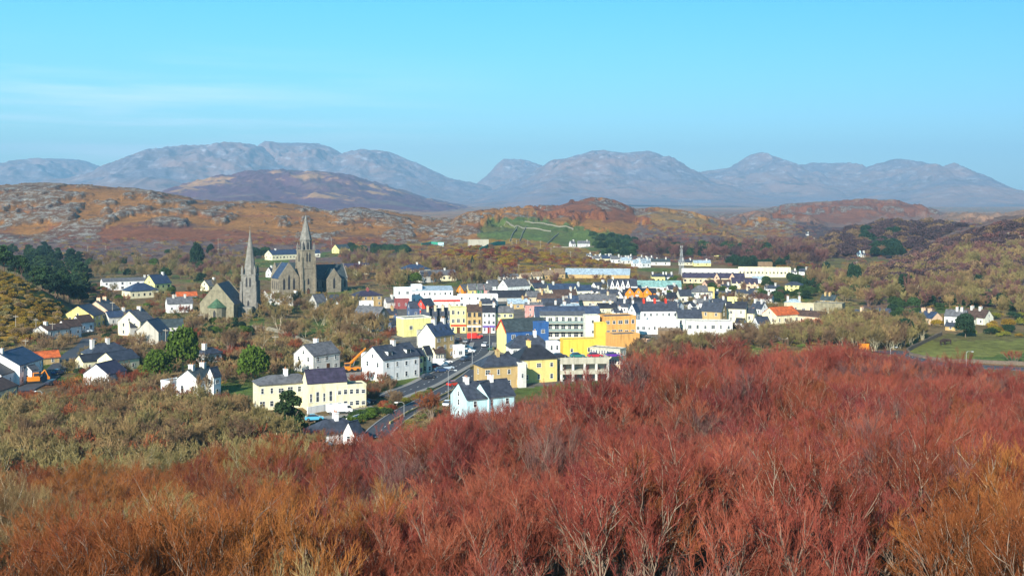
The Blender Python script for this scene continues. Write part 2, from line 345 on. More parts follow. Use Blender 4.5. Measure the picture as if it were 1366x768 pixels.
ys = np.concatenate([np.exp(np.arange(math.log(7), math.log(175), 0.03)), np.exp(np.arange(math.log(175), math.log(950), 0.0085)), np.exp(np.arange(math.log(950), math.log(2500), 0.0042)), np.exp(np.arange(math.log(2500), math.log(5200), 0.0085))])
ys = np.concatenate([ys, np.linspace(ys[-1] * 1.02, 17000, 60)])
fan('ground', -500, 1866, 2.2, ys)
# the hill top the picture is taken from, under and behind the camera
def back_hill():
    xs = np.linspace(-260, 260, 60); yy = np.concatenate([np.linspace(-260, 0, 30), [3.5, 7.2]])
    X, YY = np.meshgrid(xs, yy); Z = ground_z(X, YY) - np.where(YY > 6, 0.05, 0)
    Z = Z - sstep(60, 260, np.abs(X)) * 22
    idx = np.arange(X.size).reshape(X.shape)
    f = np.stack([idx[:-1, :-1], idx[:-1, 1:], idx[1:, 1:], idx[1:, :-1]], -1).reshape(-1, 4)
    me = mesh_np('hill', np.stack([X, YY, Z], -1).reshape(-1, 3), f, True)
    col_attr(me, 'cover', np.tile(np.array(SCRUB), (X.size, 1))); col_attr(me, 'masks', np.zeros((X.size, 3)))
    tag(link('hill', me, LAND), kind='structure')
back_hill()
# ------------------------------------------------------------------ mountains
def mountain_material(name, low, high, rock, rs=1.0, t0=.42, t1=.58):
    m, N, L, b = newmat(name, 0.95, 0.1)
    g = N.new('ShaderNodeNewGeometry'); s = N.new('ShaderNodeSeparateXYZ'); L.new(g.outputs['Position'], s.inputs[0])
    def noise(scale, det=8, rough=0.62, sc=(1, 1, 1)):
        mp = N.new('ShaderNodeMapping'); mp.inputs['Scale'].default_value = sc; L.new(g.outputs['Position'], mp.inputs['Vector'])
        n = N.new('ShaderNodeTexNoise'); n.inputs['Scale'].default_value = scale; n.inputs['Detail'].default_value = det; n.inputs['Roughness'].default_value = rough
        L.new(mp.outputs[0], n.inputs['Vector']); return n.outputs['Fac']
    def ramp(v, a, c, lo=0., hi=1.):
        r = N.new('ShaderNodeMapRange'); r.inputs['From Min'].default_value = a; r.inputs['From Max'].default_value = c; r.inputs['To Min'].default_value = lo; r.inputs['To Max'].default_value = hi; L.new(v, r.inputs['Value']); return r.outputs[0]
    def mix(f, a, c):
        q = N.new('ShaderNodeMix'); q.data_type = 'RGBA'; L.new(f, q.inputs['Factor'])
        for nm, t in (('A', a), ('B', c)):
            if isinstance(t, tuple): q.inputs[nm].default_value = t + (1,)
            else: L.new(t, q.inputs[nm])
        return q.outputs['Result']
    def mul(a, c):
        q = N.new('ShaderNodeMath'); q.operation = 'MULTIPLY'; L.new(a, q.inputs[0]); L.new(c, q.inputs[1]); return q.outputs[0]
    c = mix(ramp(noise(0.0011 / rs, 6, .7, (1, 1, 3)), t0, t1), low, high)
    c = mix(ramp(noise(0.004 * rs, 8, 0.7, (1, 1, 2)), 0.55, 0.62), c, (0.12, 0.09, 0.09))
    hi = ramp(s.outputs['Z'], 60, 420, 0.25, 1.0)
    c = mix(mul(ramp(noise(0.008 * rs, 10, 0.75, (1, 1, 2.5)), 0.53, 0.63), hi), c, rock)
    L.new(c, b.inputs['Base Color'])
    bp = N.new('ShaderNodeBump'); bp.inputs['Strength'].default_value = 1.0; bp.inputs['Distance'].default_value = 22
    L.new(noise(0.004, 10, 0.65), bp.inputs['Height']); L.new(bp.outputs[0], b.inputs['Normal'])
    return m
MT_GREY = mountain_material('quartzite_mountain', (0.26, 0.16, 0.14), (0.15, 0.13, 0.16), (0.40, 0.38, 0.42))
MT_HEATH = mountain_material('heather_mountain', (0.12, 0.050, 0.075), (0.42, 0.22, 0.09), (0.30, 0.17, 0.10), 0.35, .54, .60)
MOUNT = [
 ([(-300,262),(-60,240),(0,228),(20,222),(45,213),(75,211),(110,214),(140,226),(200,245),(260,265)], 13500, 2500, MT_GREY),
 ([(20,265),(60,250),(140,231),(175,216),(210,201),(235,195),(290,194),(315,190),(345,196),(375,216),(420,237),(470,262)], 11000, 2600, MT_GREY),
 ([(280,262),(300,240),(330,212),(347,197),(365,190),(420,191),(440,195),(460,207),(480,224),(505,243),(540,262)], 12200, 2300, MT_GREY),
 ([(380,262),(430,225),(465,204),(500,200),(520,203),(560,219),(600,238),(650,249),(720,265)], 12800, 2600, MT_GREY),
 ([(590,264),(630,250),(650,234),(662,220),(672,212),(700,213),(720,220),(760,240),(800,262)], 14500, 2300, MT_GREY),
 ([(620,268),(660,254),(700,237),(725,222),(735,215),(760,210),(790,201),(810,201),(830,204),(865,201),(880,206),(895,215),(930,233),(980,252),(1030,268)], 11500, 2800, MT_GREY),
 ([(850,268),(900,235),(930,230),(950,227),(975,223),(990,213),(1003,206),(1017,203),(1035,210),(1060,220),(1090,218),(1110,218),(1125,217),(1145,226),(1180,243),(1230,266)], 12500, 2600, MT_GREY),
 ([(1060,268),(1100,248),(1145,230),(1170,218),(1195,212),(1225,215),(1250,227),(1280,244),(1310,260),(1340,272),(1400,280)], 11200, 2600, MT_GREY),
 ([(200,288),(245,275),(270,262),(285,245),(300,236),(330,230),(390,228),(450,231),(480,238),(520,250),(560,262),(600,272),(650,284),(720,294)], 6500, 1900, MT_HEATH),
]
for i, (pts, Yi, wf, mm) in enumerate(MOUNT):
    p0, p1 = pts[0][0], pts[-1][0]; ncol = int((p1 - p0) / 1.6)
    pxs = np.linspace(p0, p1, ncol); d = np.concatenate([np.linspace(-wf * 1.5, 0, 110), np.linspace(0, wf * 0.8, 30)[1:]])
    PX, D = np.meshgrid(pxs, d); YY = Yi + D; X = (PX - CX) / F * Yi * (1 + 0.35 * D / Yi)
    top = EYE - (prof(PX, pts) - HOR) / F * Yi
    e = np.minimum((PX - p0), (p1 - PX)) / (p1 - p0)
    warp = fbm(X / (wf * .5), YY / (wf * .5), 4, 70 + i) * wf * 0.28
    dd = np.where(D < 0, -(D) / (wf * 1.5), D / (wf * .8))
    dd = np.clip(dd + np.where(D < 0, warp / (wf * 1.5), 0) * sstep(0.02, 0.3, dd), 0, 1)
    s = 1 - dd ** 1.15
    s = np.where(D < 0, 0.55 * (1 - dd) ** 1.0 + 0.45 * (0.5 + 0.5 * np.cos(np.pi * dd)), 1 - sstep(0, 1, dd))
    rid = 1 - np.abs(fbm(X / (wf * .30), YY / (wf * .5), 6, 90 + i, 0.55)) * 2.0
    rid2 = 1 - np.abs(fbm(X / (wf * .09), YY / (wf * .16), 5, 190 + i, 0.6)) * 2.0
    Z = (top + 10) * s * (1 + 0.42 * (rid - 0.6) * sstep(0.0, 0.35, dd)) - 12 + (rid2 - .5) * 0.016 * wf * s * sstep(0.0, 0.12, dd)
    Z = Z + fbm(X / 90, YY / 90, 3, 33) * 9 * s
    idx = np.arange(X.size).reshape(X.shape)
    f = np.stack([idx[:-1, :-1], idx[:-1, 1:], idx[1:, 1:], idx[1:, :-1]], -1).reshape(-1, 4)
    tag(link('mountain', mesh_np('mountain', np.stack([X, YY, Z], -1).reshape(-1, 3), f, True), mm), kind='structure')
# ------------------------------------------------------------------ air
def haze_box():
    m = bpy.data.materials.new('haze_air'); m.use_nodes = True; N = m.node_tree.nodes; L = m.node_tree.links
    N.remove(N['Principled BSDF']); v = N.new('ShaderNodeVolumePrincipled'); v.inputs['Density'].default_value = HAZE
    v.inputs['Color'].default_value = HAZE_COL; v.inputs['Anisotropy'].default_value = 0.0
    L.new(v.outputs[0], N['Material Output'].inputs['Volume'])
    b = MB(); b.box(-19000, -600, -60, 19000, 18500, 900); o = b.build('haze', m); tag(o, kind='stuff')
    o['label'] = 'thin pale blue haze lying between the town and the mountains'
haze_box()
# ------------------------------------------------------------------ buildings
WC = {  # painted and rendered walls, stone
 'white': (0.80,0.80,0.79), 'offwhite': (0.66,0.64,0.59), 'cream': (0.78,0.71,0.48), 'pale': (0.78,0.76,0.62), 'yellow': (0.76,0.60,0.22), 'lemon': (0.80,0.74,0.30),
 'bright_yellow': (0.78,0.53,0.08), 'orange': (0.68,0.36,0.11), 'vivid_orange': (0.75,0.24,0.02), 'tan': (0.50,0.35,0.16), 'beige': (0.62,0.52,0.36), 'red': (0.60,0.05,0.03),
 'blue': (0.04,0.12,0.32), 'shade_blue': (0.09,0.13,0.22), 'skyblue': (0.50,0.72,0.78), 'grey': (0.42,0.41,0.38), 'pebble': (0.48,0.45,0.39), 'brown': (0.22,0.15,0.09), 'pink': (0.70,0.34,0.30),  # shade_blue: shade on the terrace fronts put into the wall colour
 'green': (0.05,0.20,0.10), 'maroon': (0.28,0.08,0.08), 'olivestone': (0.28,0.25,0.17), 'stone': (0.27,0.23,0.17), 'greystone': (0.24,0.225,0.20), 'peach': (0.72,0.50,0.34), 'purple': (0.14,0.08,0.35), 'concrete': (0.45,0.42,0.34),
 'salmon': (0.66,0.42,0.30)}
RC = {'slate': (0.050,0.058,0.080), 'blue_slate': (0.040,0.062,0.115), 'purple_slate': (0.052,0.043,0.075), 'grey_tile': (0.13,0.13,0.14), 'brown_tile': (0.085,0.050,0.038), 'dark': (0.030,0.032,0.042),
 'orange_tile': (0.55,0.12,0.03), 'metal': (0.36,0.45,0.52), 'teal': (0.20,0.36,0.34), 'felt': (0.17,0.16,0.15), 'palefelt': (0.42,0.44,0.37), 'green_slate': (0.052,0.070,0.075), 'copper': (0.06,0.13,0.07), 'tan_tile': (0.26,0.18,0.11)}
def WM(n): return mat('wall_' + n, WC[n], 0.88, 0.07 if n not in ('stone', 'greystone', 'olivestone') else 0.22, 0.8, 0.15, stain=0.34)
def RM(n): return mat('roof_' + n, RC[n], 0.55 if 'slate' in n or n == 'dark' else 0.75, 0.34, 0.9, 0.4, stain=0.22, bump=0.2)
GLASS = mat('window_glass', (0.035,0.045,0.06), 0.08, 0.3, 0.6, 0.9)
FRAME = mat('window_frame_white', (0.75,0.75,0.73), 0.5, 0.03)
DKFRAME = mat('window_frame_dark', (0.10,0.08,0.07), 0.5, 0.03)
REVEAL = mat('window_recess', (0.03,0.03,0.035), 0.6, 0.1)
POT = mat('clay_pot', (0.40,0.18,0.09), 0.8)
DOORS = [mat('door_' + n, c, 0.5, 0.05) for n, c in (('red', (0.30,0.03,0.02)), ('green', (0.02,0.12,0.05)), ('brown', (0.12,0.05,0.02)), ('blue', (0.02,0.05,0.2)))]
GUT = mat('gutter_grey', (0.12,0.12,0.13), 0.5)
WMESH = {}
def wmesh(w, h, style):
    w = round(w, 1); h = round(h, 1); key = (w, h, style)
    if key in WMESH: return WMESH[key]
    f = MB(); t = 0.07; a = w / 2
    f.box(-a - .02, -0.05, 0, -a + t, 0.02, h); f.box(a - t, -0.05, 0, a + .02, 0.02, h); f.box(-a + t, -0.05, h - t, a - t, 0.02, h); f.box(-a - .12, -0.13, -0.09, a + .12, 0.02, 0)
    f.box(-a + t, -0.045, h * .52, a - t, 0.015, h * .52 + .05)
    if w > 1.0:
        n = max(1, int(w / 0.8)) - 0
        for i in range(1, n + (0 if n > 1 else 1)):
            x = -a + w * i / (n if n > 1 else 2); f.box(x - .03, -0.043, 0.0, x + .03, 0.013, h - t)
    p = MB(); p.box(-a + t * .5, -0.012, 0.02, a - t * .5, 0.01, h - t * .5)
    me = f.mesh('window'); me.materials.append(FRAME if style == 'w' else DKFRAME); pm = p.mesh('pane'); pm.materials.append(GLASS)
    r = MB(); r.box(-a, -0.03, 0, a, 0.01, h); rm = r.mesh('window'); rm.materials.append(GLASS)
    WMESH[key] = (me, pm, rm); return WMESH[key]
def put_window(parent, x, y, z, rz, w, h, style='w', far=False, depth2=False):
    f, p, r = wmesh(w, h, style)
    if far:
        o = bpy.data.objects.new('window', r); COL.objects.link(o); o.parent = parent; o.location = (x, y, z); o.rotation_euler = (0, 0, rz); return
    o = bpy.data.objects.new('window', f); COL.objects.link(o); o.parent = parent; o.location = (x, y, z); o.rotation_euler = (0, 0, rz)
    if depth2: q = bpy.data.objects.new('window', p); COL.objects.link(q); q.parent = parent; q.location = (x, y, z); q.rotation_euler = (0, 0, rz); return
    q = bpy.data.objects.new('pane', p); COL.objects.link(q); q.parent = o
def door(parent, x, y, z, rz, mm, h=2.1):
    b = MB(); b.box(-.5, -.06, 0, .5, .02, h); b.box(-.62, -.04, 0, -.52, .03, h + .12); b.box(.52, -.04, 0, .62, .03, h + .12); b.box(-.52, -.04, h + .02, .52, .03, h + .12)
    o = b.build('door', mm, parent); o.location = (x, y, z); o.rotation_euler = (0, 0, rz)
    k = MB(); k.box(.34, -.1, 1.0, .42, -.055, 1.06); k.build('handle', FRAME, o)
FOOT = []                                        # (x, y, radius) of everything built, so that no tree grows in it
def near_foot(x, y, r):
    for a, b, c in FOOT:
        if (a - x) ** 2 + (b - y) ** 2 < (c + r) ** 2: return True
    return False
def volume(par, w, d, eave, H, kind, wall, roof, part=None, st=2, nf=3, ng=1, win=(0.9, 1.2), style='w', far=False, chim=(), doorx=None, dorm=0, sky=0, chc=None, wingz=0.0, trim=None, shop=None, mono=0, pots=True, seed=0, back=True, gab=True, gw=None, fw=None, barge=None):
    """walls, roof and openings of one block; par is the thing (or the wing of a thing), x along the ridge"""
    rng = random.Random(seed); a, b = w / 2, d / 2; m = MB(); o_ = 0.28
    z0 = -2.0
    if kind == 'gable':
        m.v += [(-a,-b,z0),(a,-b,z0),(a,b,z0),(-a,b,z0),(-a,-b,eave),(a,-b,eave),(a,b,eave),(-a,b,eave),(-a,0,H-.05),(a,0,H-.05)]
        m.f += [(0,1,5,4),(2,3,7,6),(1,2,6,9,5),(3,0,4,8,7),(3,2,1,0),(4,5,9,8),(6,7,8,9)]
    elif kind == 'mono':
        m.v += [(-a,-b,z0),(a,-b,z0),(a,b,z0),(-a,b,z0),(-a,-b,eave),(a,-b,eave),(a,b,H-.05),(-a,b,H-.05)]
        m.f += [(0,1,5,4),(1,2,6,5),(2,3,7,6),(3,0,4,7),(3,2,1,0),(4,5,6,7)]
    elif kind == 'flat':
        m.box(-a, -b, z0, a, b, H - .02)
    else:
        m.box(-a, -b, z0, a, b, eave)
    wl = m.build(part or 'wall', WM(wall), par)
    base = par if part is None else wl           # a wing carries its own roof and windows
    if gw:                                       # left end wall of another colour
        g = MB(); q = [(-b,-1),(b,-1),(b,eave-.02),(0,H-.08),(-b,eave-.02)] if kind == 'gable' else [(-b,-1),(b,-1),(b,eave-.02),(-b,eave-.02)]
        g.hull([(-a-.002,y,z) for y,z in q], [(-a-.09,y,z) for y,z in q]); g.build('end_wall', WM(gw), base)
    if fw: g = MB(); g.box(-a, -b-.08, -1, a, -b-.002, eave-.1); g.build('front_wall', WM(fw), base); b0 = b
    if barge:
        g = MB(); sl_ = (H - eave) / b
        for s in (-1, 1): g.hull([(-a-.3,s*(b+.3),eave-.3*sl_-.35),(-a-.3,0,H-.35),(-a-.3,0,H+.22),(-a-.3,s*(b+.3),eave-.3*sl_+.2)], [(-a-.42,s*(b+.3),eave-.3*sl_-.35),(-a-.42,0,H-.35),(-a-.42,0,H+.22),(-a-.42,s*(b+.3),eave-.3*sl_+.2)])
        g.build('bargeboard', WM(barge), base)
    r = MB(); t = 0.16
    if kind == 'gable':
        sl = (H - eave) / b; ze = eave - o_ * sl * .6; yo = b + o_ * .6
        for s in (-1, 1):
            p = [(-a - o_*.6, s * yo, ze), (a + o_*.6, s * yo, ze), (a + o_*.6, 0, H), (-a - o_*.6, 0, H)]
            q = [(x, y, z + t) for x, y, z in p]
            if s > 0: p.reverse(); q.reverse()
            r.hull([(x, y + (0.001 * s), z) for x, y, z in p], q)
        r.box(-a - o_*.6, -.14, H + t - .06, a + o_*.6, .14, H + t + .05)
    elif kind == 'mono':
        yo = b + .2; r.hull([(-a-.2,-yo,eave),(a+.2,-yo,eave),(a+.2,yo,H),(-a-.2,yo,H)], [(-a-.2,-yo,eave+t),(a+.2,-yo,eave+t),(a+.2,yo,H+t),(-a-.2,yo,H+t)])
    elif kind == 'hip':
        hr = max(a - b, 0.05); A, B = a + o_, b + o_; ze = eave - .05
        n = len(r.v); r.v += [(-A,-B,ze),(A,-B,ze),(A,B,ze),(-A,B,ze),(-A,-B,ze+t),(A,-B,ze+t),(A,B,ze+t),(-A,B,ze+t),(-hr,0,H),(hr,0,H)]
        r.f += [(3,2,1,0),(0,1,5,4),(1,2,6,5),(2,3,7,6),(3,0,4,7),(4,5,9,8),(6,7,8,9),(5,6,9),(7,4,8)]
    else:
        r.box(-a + .25, -b + .25, H - .019, a - .25, b - .25, H + .03)
        p = MB()
        for q in ((-a-.05,-b-.05,a+.05,-b+.25),(-a-.05,b-.25,a+.05,b+.05),(-a-.05,-b+.25,-a+.25,b-.25),(a-.25,-b+.25,a+.05,b-.25)): p.box(q[0], q[1], H - .25, q[2], q[3], H + .3)
        p.build('parapet', WM(trim or wall), base)
    rf = r.build('roof', RM(roof), base)
    if kind in ('gable', 'hip') and not far and part is None:
        g = MB()
        for s in (-1, 1):
            g = MB(); yy = s * (b + .22); g.box(-a, min(yy, yy + s*.1), eave - .2, a, max(yy, yy + s*.1), eave - .1)
            g.box(a - .3, min(s * b, yy), -.2, a - .2, max(s * b, yy), eave - .2)
            g.build('gutter', GUT if not trim else WM(trim), base)
    for c in chim:                               # (x fraction, y fraction, size factor)
        if not isinstance(c, tuple): c = (c, 0.0)
        x = c[0] * (a - .45); y = c[1] * b; rz = H - abs(y) / b * (H - eave) if kind in ('gable',) else (H if abs(x) <= a - b or kind != 'hip' else H - (abs(x) - max(a - b, .05)) / b * (H - eave))
        cw = 0.42; cl = 0.75; k = MB(); k.box(x - cw, y - cl, rz - 1.2, x + cw, y + cl, H + 1.1); k.box(x - cw - .08, y - cl - .08, H + 1.1, x + cw + .08, y + cl + .08, H + 1.25)
        ch = k.build('chimney', WM(chc or ('offwhite' if wall in ('white','offwhite','cream','pale','lemon','yellow') else wall)), rf if part is None else base)
        if not far and pots:
            for s in (-.4, .4):
                k = MB(); k.cyl((x, y + s), .15, .11, H + 1.25, H + 1.65, 7)
                k.build('chimney_pot', POT, ch) if part is not None and False else (k.build('chimney_pot', POT, rf) if part is None else None)
    ww, wh = win; lvl2 = part is not None
    sh = eave / max(st, 1)
    if st > 0:
        for s in range(st):
            zb = s * sh + max(0.75, (sh - wh) * .5)
            if zb + wh > (eave - .12 if kind != 'flat' else H - .35): zb = eave - wh - .15
            if zb < 0.2: continue
            for side in ((-1, 1) if (back and not far) else (-1,)):
                for i in range(nf):
                    x = -a + w * (i + .5) / nf
                    if side < 0 and s == 0 and doorx is not None and abs(x - doorx * a) < 1.0: continue
                    put_window(base, x, side * (b + (.08 if fw and side < 0 else 0)), zb, 0 if side < 0 else math.pi, min(ww * rng.choice((.75, 1, 1, 1.35)), w / nf * .7), wh * rng.choice((.85, 1, 1)), style, far, lvl2)
            for side in (-1, 1):
                for i in range(ng):
                    y = -b + d * (i + .5) / ng
                    put_window(base, side * (a + (.09 if gw and side < 0 else 0)), y, zb, -math.pi / 2 if side < 0 else math.pi / 2, min(ww, d / ng * .6), wh, style, far, lvl2)
        if kind == 'gable' and gab and H - eave > 2.4 and ng > 0:
            for side in (-1, 1): put_window(base, side * (a + (.09 if gw and side < 0 else 0)), 0, eave + .25, -math.pi / 2 if side < 0 else math.pi / 2, ww * .8, min(wh * .8, 1.0), style, far, lvl2)
    if doorx is not None and not far: door(base, doorx * a, -b, 0, 0, DOORS[seed % 4])
    if shop:
        s = MB(); s.box(-a + .1, -b - .12, sh * .8, a - .1, -b - .003, sh * .8 + .7); s.build('shop_sign', WM(shop), base)
    if kind == 'gable':
        th = math.atan2(H - eave, b)
        for i in range(sky):
            x = -a + w * (i + .7) / (sky + .4); yy = -b * .5; zz = eave + (H - eave) * .5
            k = MB(); k.box(-.4, -.55, -.02, .4, .55, .09); q = k.build('rooflight', GLASS, rf if part is None else base); q.location = (x, yy, zz + t + .02); q.rotation_euler = (th, 0, 0)
        for i in range(dorm):
            x = -a + w * (i + .5) / dorm; k = MB(); zt = eave + (H - eave) * .62
            k.box(x - .8, -b * .78, eave + .2, x + .8, -.1, zt); dm = k.build('dormer', WM(wall), rf if part is None else base)
            if part is None:
                k = MB(); k.hull([(x - 1, -b * .85, zt), (x + 1, -b * .85, zt), (x + 1, 0, zt), (x - 1, 0, zt)], [(x - .95, -b * .82, zt + .18), (x + .95, -b * .82, zt + .18), (x + .95, 0, zt + .3), (x - .95, 0, zt + .3)]); k.build('dormer_roof', RM(roof), rf)
            k = MB(); k.box(x - .6, -b * .78 - .03, eave + .45, x + .6, -b * .78 + .02, zt - .15); k.build('dormer_window', GLASS, rf if part is None else base)
    return wl
def fit(b, r, k, rel=True, yf=None):
    """photo box -> centre, size, rotation: the base row gives the distance, the outline gives the size"""
    x0, yt, x1, yb = b; xc = (x0 + x1) / 2
    if yf is None: X, Yf, Z = cast(xc, yb)
    else: Yf = yf
    az = math.atan((xc - CX) / F); R = math.radians(r); c, s = abs(math.cos(R)), abs(math.sin(R))
    Yc = Yf
    for _ in range(3):
        Wp = (x1 - x0) / F * Yc / math.cos(az); d = Wp / (k * c + s); w_ = k * d; Yc = Yf + (w_ * s + d * c) / 2 * .85
    x = (xc - CX) / F * Yc; zg = gz(x, Yc)
    zb = EYE - (yb - HOR) / F * Yf
    H = EYE - (yt - HOR) / F * Yc - zg
    return x, Yc, zg, w_, d, H, R - az
HN = 0
def house(lab, b, r=0, k=1.5, wall='white', roof='slate', kind='gable', rf=.38, cat='house', group=None, name='house', adds=(), yf=None, **kw):
    global HN; HN += 1
    x, y, zg, w_, d, H, rot = fit(b, r, k, yf=yf)
    if kind in ('gable', 'hip', 'mono'): H = max(H - .16, 2.5)
    root = empty(name, (x, y, zg), rot, lab, cat, group)
    far = y > 560; FOOT.append((x, y, max(w_, d) * .52))
    eave = H * (1 - rf) if kind != 'flat' else H
    kw.setdefault('st', max(1, round(eave / 2.9))); kw.setdefault('nf', max(1, int(w_ / 2.9))); kw.setdefault('ng', max(1, int(d / 4.2)))
    kw.setdefault('win', (0.95, min(1.3, eave / max(kw['st'], 1) * .5)))
    volume(root, w_, d, eave, H, kind, wall, roof, far=far, seed=HN, **kw)
    for (pn, ab, ar, ak, awall, aroof, akind, arf, akw) in adds:
        ax, ay, az_, aw, ad, aH, arot = fit(ab, ar, ak, yf=akw.pop('yf', None) if 'yf' in akw else None)
        e = dict(st=max(1, round(aH * (1 - arf) / 2.9)), nf=max(1, int(aw / 3)), ng=1, win=(0.9, 1.1)); e.update(akw)
        wl = volume(root, aw, ad, aH * (1 - arf) if akind != 'flat' else aH, aH, akind, awall, aroof, part=pn, far=far, seed=HN + 1, **e)
        v = Vector((ax - x, ay - y, az_ - zg)); v.rotate(Matrix.Rotation(-rot, 3, 'Z')); wl.location = v; wl.rotation_euler = (0, 0, arot - rot)
        FOOT.append((ax, ay, max(aw, ad) * .5))
    return root
A = lambda pn, ab, ar=0, ak=1.3, aw='white', aro='slate', ki='gable', arf=.38, **kw: (pn, ab, ar, ak, aw, aro, ki, arf, kw)

# -- left edge
house('white two storey house with bright blue slate roof at the left photo edge', (-22,466,51,514), 64, 1.2, 'white', 'blue_slate', chim=(-.9,), adds=[A('porch',(32,487,50,512),52,1,'white','grey_tile','gable',.25)])
house('small white house with dark roof before the blue-roofed one at the left edge', (-34,484,20,520), 64, 1.2, 'white', 'dark')
house('cream cottage with brown tiled roof in the lower left corner of the town', (-42,507,18,540), 62, 1.3, 'cream', 'brown_tile')
house('low stone shed with a rusty orange tin roof beside the lane', (38,468,77,487), 15, 1.9, 'tan', 'orange_tile', cat='shed', name='shed', nf=2, rf=.45)
house('first brown-roofed white bungalow of the stepped row, with a grey gable', (48,432,90,453), 38, 1.2, 'offwhite', 'brown_tile', group='stepped row of brown-roofed bungalows', adds=[A('wing',(46,436,66,451),50,1.2,'grey','grey_tile')], chim=(-.6,))
house('middle brown-roofed white bungalow of the stepped row', (77,426,107,450), 40, 1.2, 'white', 'brown_tile', group='stepped row of brown-roofed bungalows')
house('upper brown-roofed white bungalow of the stepped row, next to the yellow gable', (96,420,124,444), 42, 1.2, 'white', 'brown_tile', group='stepped row of brown-roofed bungalows')
house('large yellow gabled house above the stepped row of bungalows', (87,406,137,438), 66, .9, 'yellow', 'slate', rf=.45, ng=2)
house('peach gabled house with solar panels behind the yellow one', (114,400,157,433), 64, 1.0, 'peach', 'grey_tile', rf=.4, chim=(-.5,.6))
house('white house with blue roofs at the end of the lane behind the cream gable', (140,414,177,434), 20, 1.6, 'offwhite', 'blue_slate', chim=(.4,), adds=[A('extension',(151,419,172,431),10,1.2,'white','blue_slate')])
house('pale cream gabled house with one tall chimney behind the grey gable house', (160,413,203,448), 58, 1.0, 'cream', 'grey_tile', chim=(.5,), rf=.42)
house('pebbledashed house with a big grey gable and long slate roof', (183,425,224,460), 64, 1.0, 'pebble', 'slate', rf=.47, nf=2, ng=0, gab=False, chim=(), adds=[A('wing',(206,426,243,451),8,2.4,'offwhite','green_slate'), A('lean_to',(172,428,198,448),12,1.4,'grey','dark')])
house('cream bungalow with hipped slate roof and two broad white chimneys', (112,456,170,488), 24, 1.7, 'cream', 'slate', 'hip', rf=.45, chim=(-.75,.1), adds=[A('wing',(133,468,183,498),40,1.2,'cream','slate'), A('porch',(103,472,142,495),20,1.1,'cream','dark')])
house('small white gabled annexe in front of the cream bungalow', (115,482,166,516), 56, 1.1, 'white', 'purple_slate', rf=.45, cat='annexe', nf=1, ng=0)
house('white farmhouse with steep gable, twin chimneys and a low flat-roofed wing', (238,490,290,530), 50, 1.1, 'white', 'green_slate', rf=.36, chim=(-.7,.55), ng=2, gab=False, adds=[A('wing',(216,507,246,525),40,1.4,'white','felt','flat'), A('gabled_bay',(276,490,294,529),48,1.1,'white','slate','gable',.3)])
house('small white bungalow with hipped slate roof between the evergreen domes and red shrubs', (262,462,295,484), 40, 1.5, 'white', 'slate', 'hip', rf=.42, chim=(-.6,))
house('long cream convent building with hipped grey roof, purple-roofed hall and flat wing', (339,498,416,546), 12, 2.2, 'cream', 'grey_tile', 'hip', rf=.22, cat='large building', chim=(.1,), chc='white', nf=6, adds=[A('hall',(404,492,462,547),14,1.7,'cream','purple_slate','gable',.30,st=1,nf=6,win=(.6,2.4),ng=0), A('flat_wing',(444,512,488,545),12,1.5,'cream','felt','flat',st=2,nf=5)])
house('white house with mottled gable and broad chimney left of the orange crane', (393,457,453,497), 42, 1.25, 'offwhite', 'grey_tile', rf=.36, chim=((.1,.25),), chc='white', ng=2, doorx=.1)
house('big white house with roof dormers and a half-built timber extension', (484,459,560,509), 40, 1.5, 'white', 'slate', rf=.34, chim=(.1,), dorm=2, ng=2, st=2, adds=[A('extension',(482,471,512,496),40,1.0,'white','felt','flat',yf=330,st=0)])
house('narrow yellow-green house attached to the right of the dormered white house', (549,464,566,500), 40, .8, 'lemon', 'slate', rf=.25, group=None)
house('cream house with pointed parapet gables beside the parked cars', (560,461,577,498), 40, .7, 'pale', 'dark', rf=.28, ng=2)
house('low cream sun room with brown roof below the tan facade', (574,463,594,481), 35, 1.3, 'cream', 'brown_tile', cat='sun room', nf=4, rf=.4)
house('cream gabled house with tan street front and rooflights in a blue slate roof', (558,430,606,480), 48, 1.25, 'pale', 'blue_slate', rf=.33, chim=(-.3,.8), sky=3, ng=0, fw='tan', adds=[A('lean_to',(556,441,580,462),45,1.1,'grey','felt','flat',st=0)])
house('plain pale yellow flat-roofed block behind the rooflight house', (529,423,575,449), 25, 1.6, 'lemon', 'felt', 'flat', cat='block', st=1, nf=2, ng=0, trim='pale')
house('small white kiosk with a pale roof beside the square', (604,461,620,478), 25, 1.2, 'white', 'metal', 'flat', cat='kiosk', nf=1)
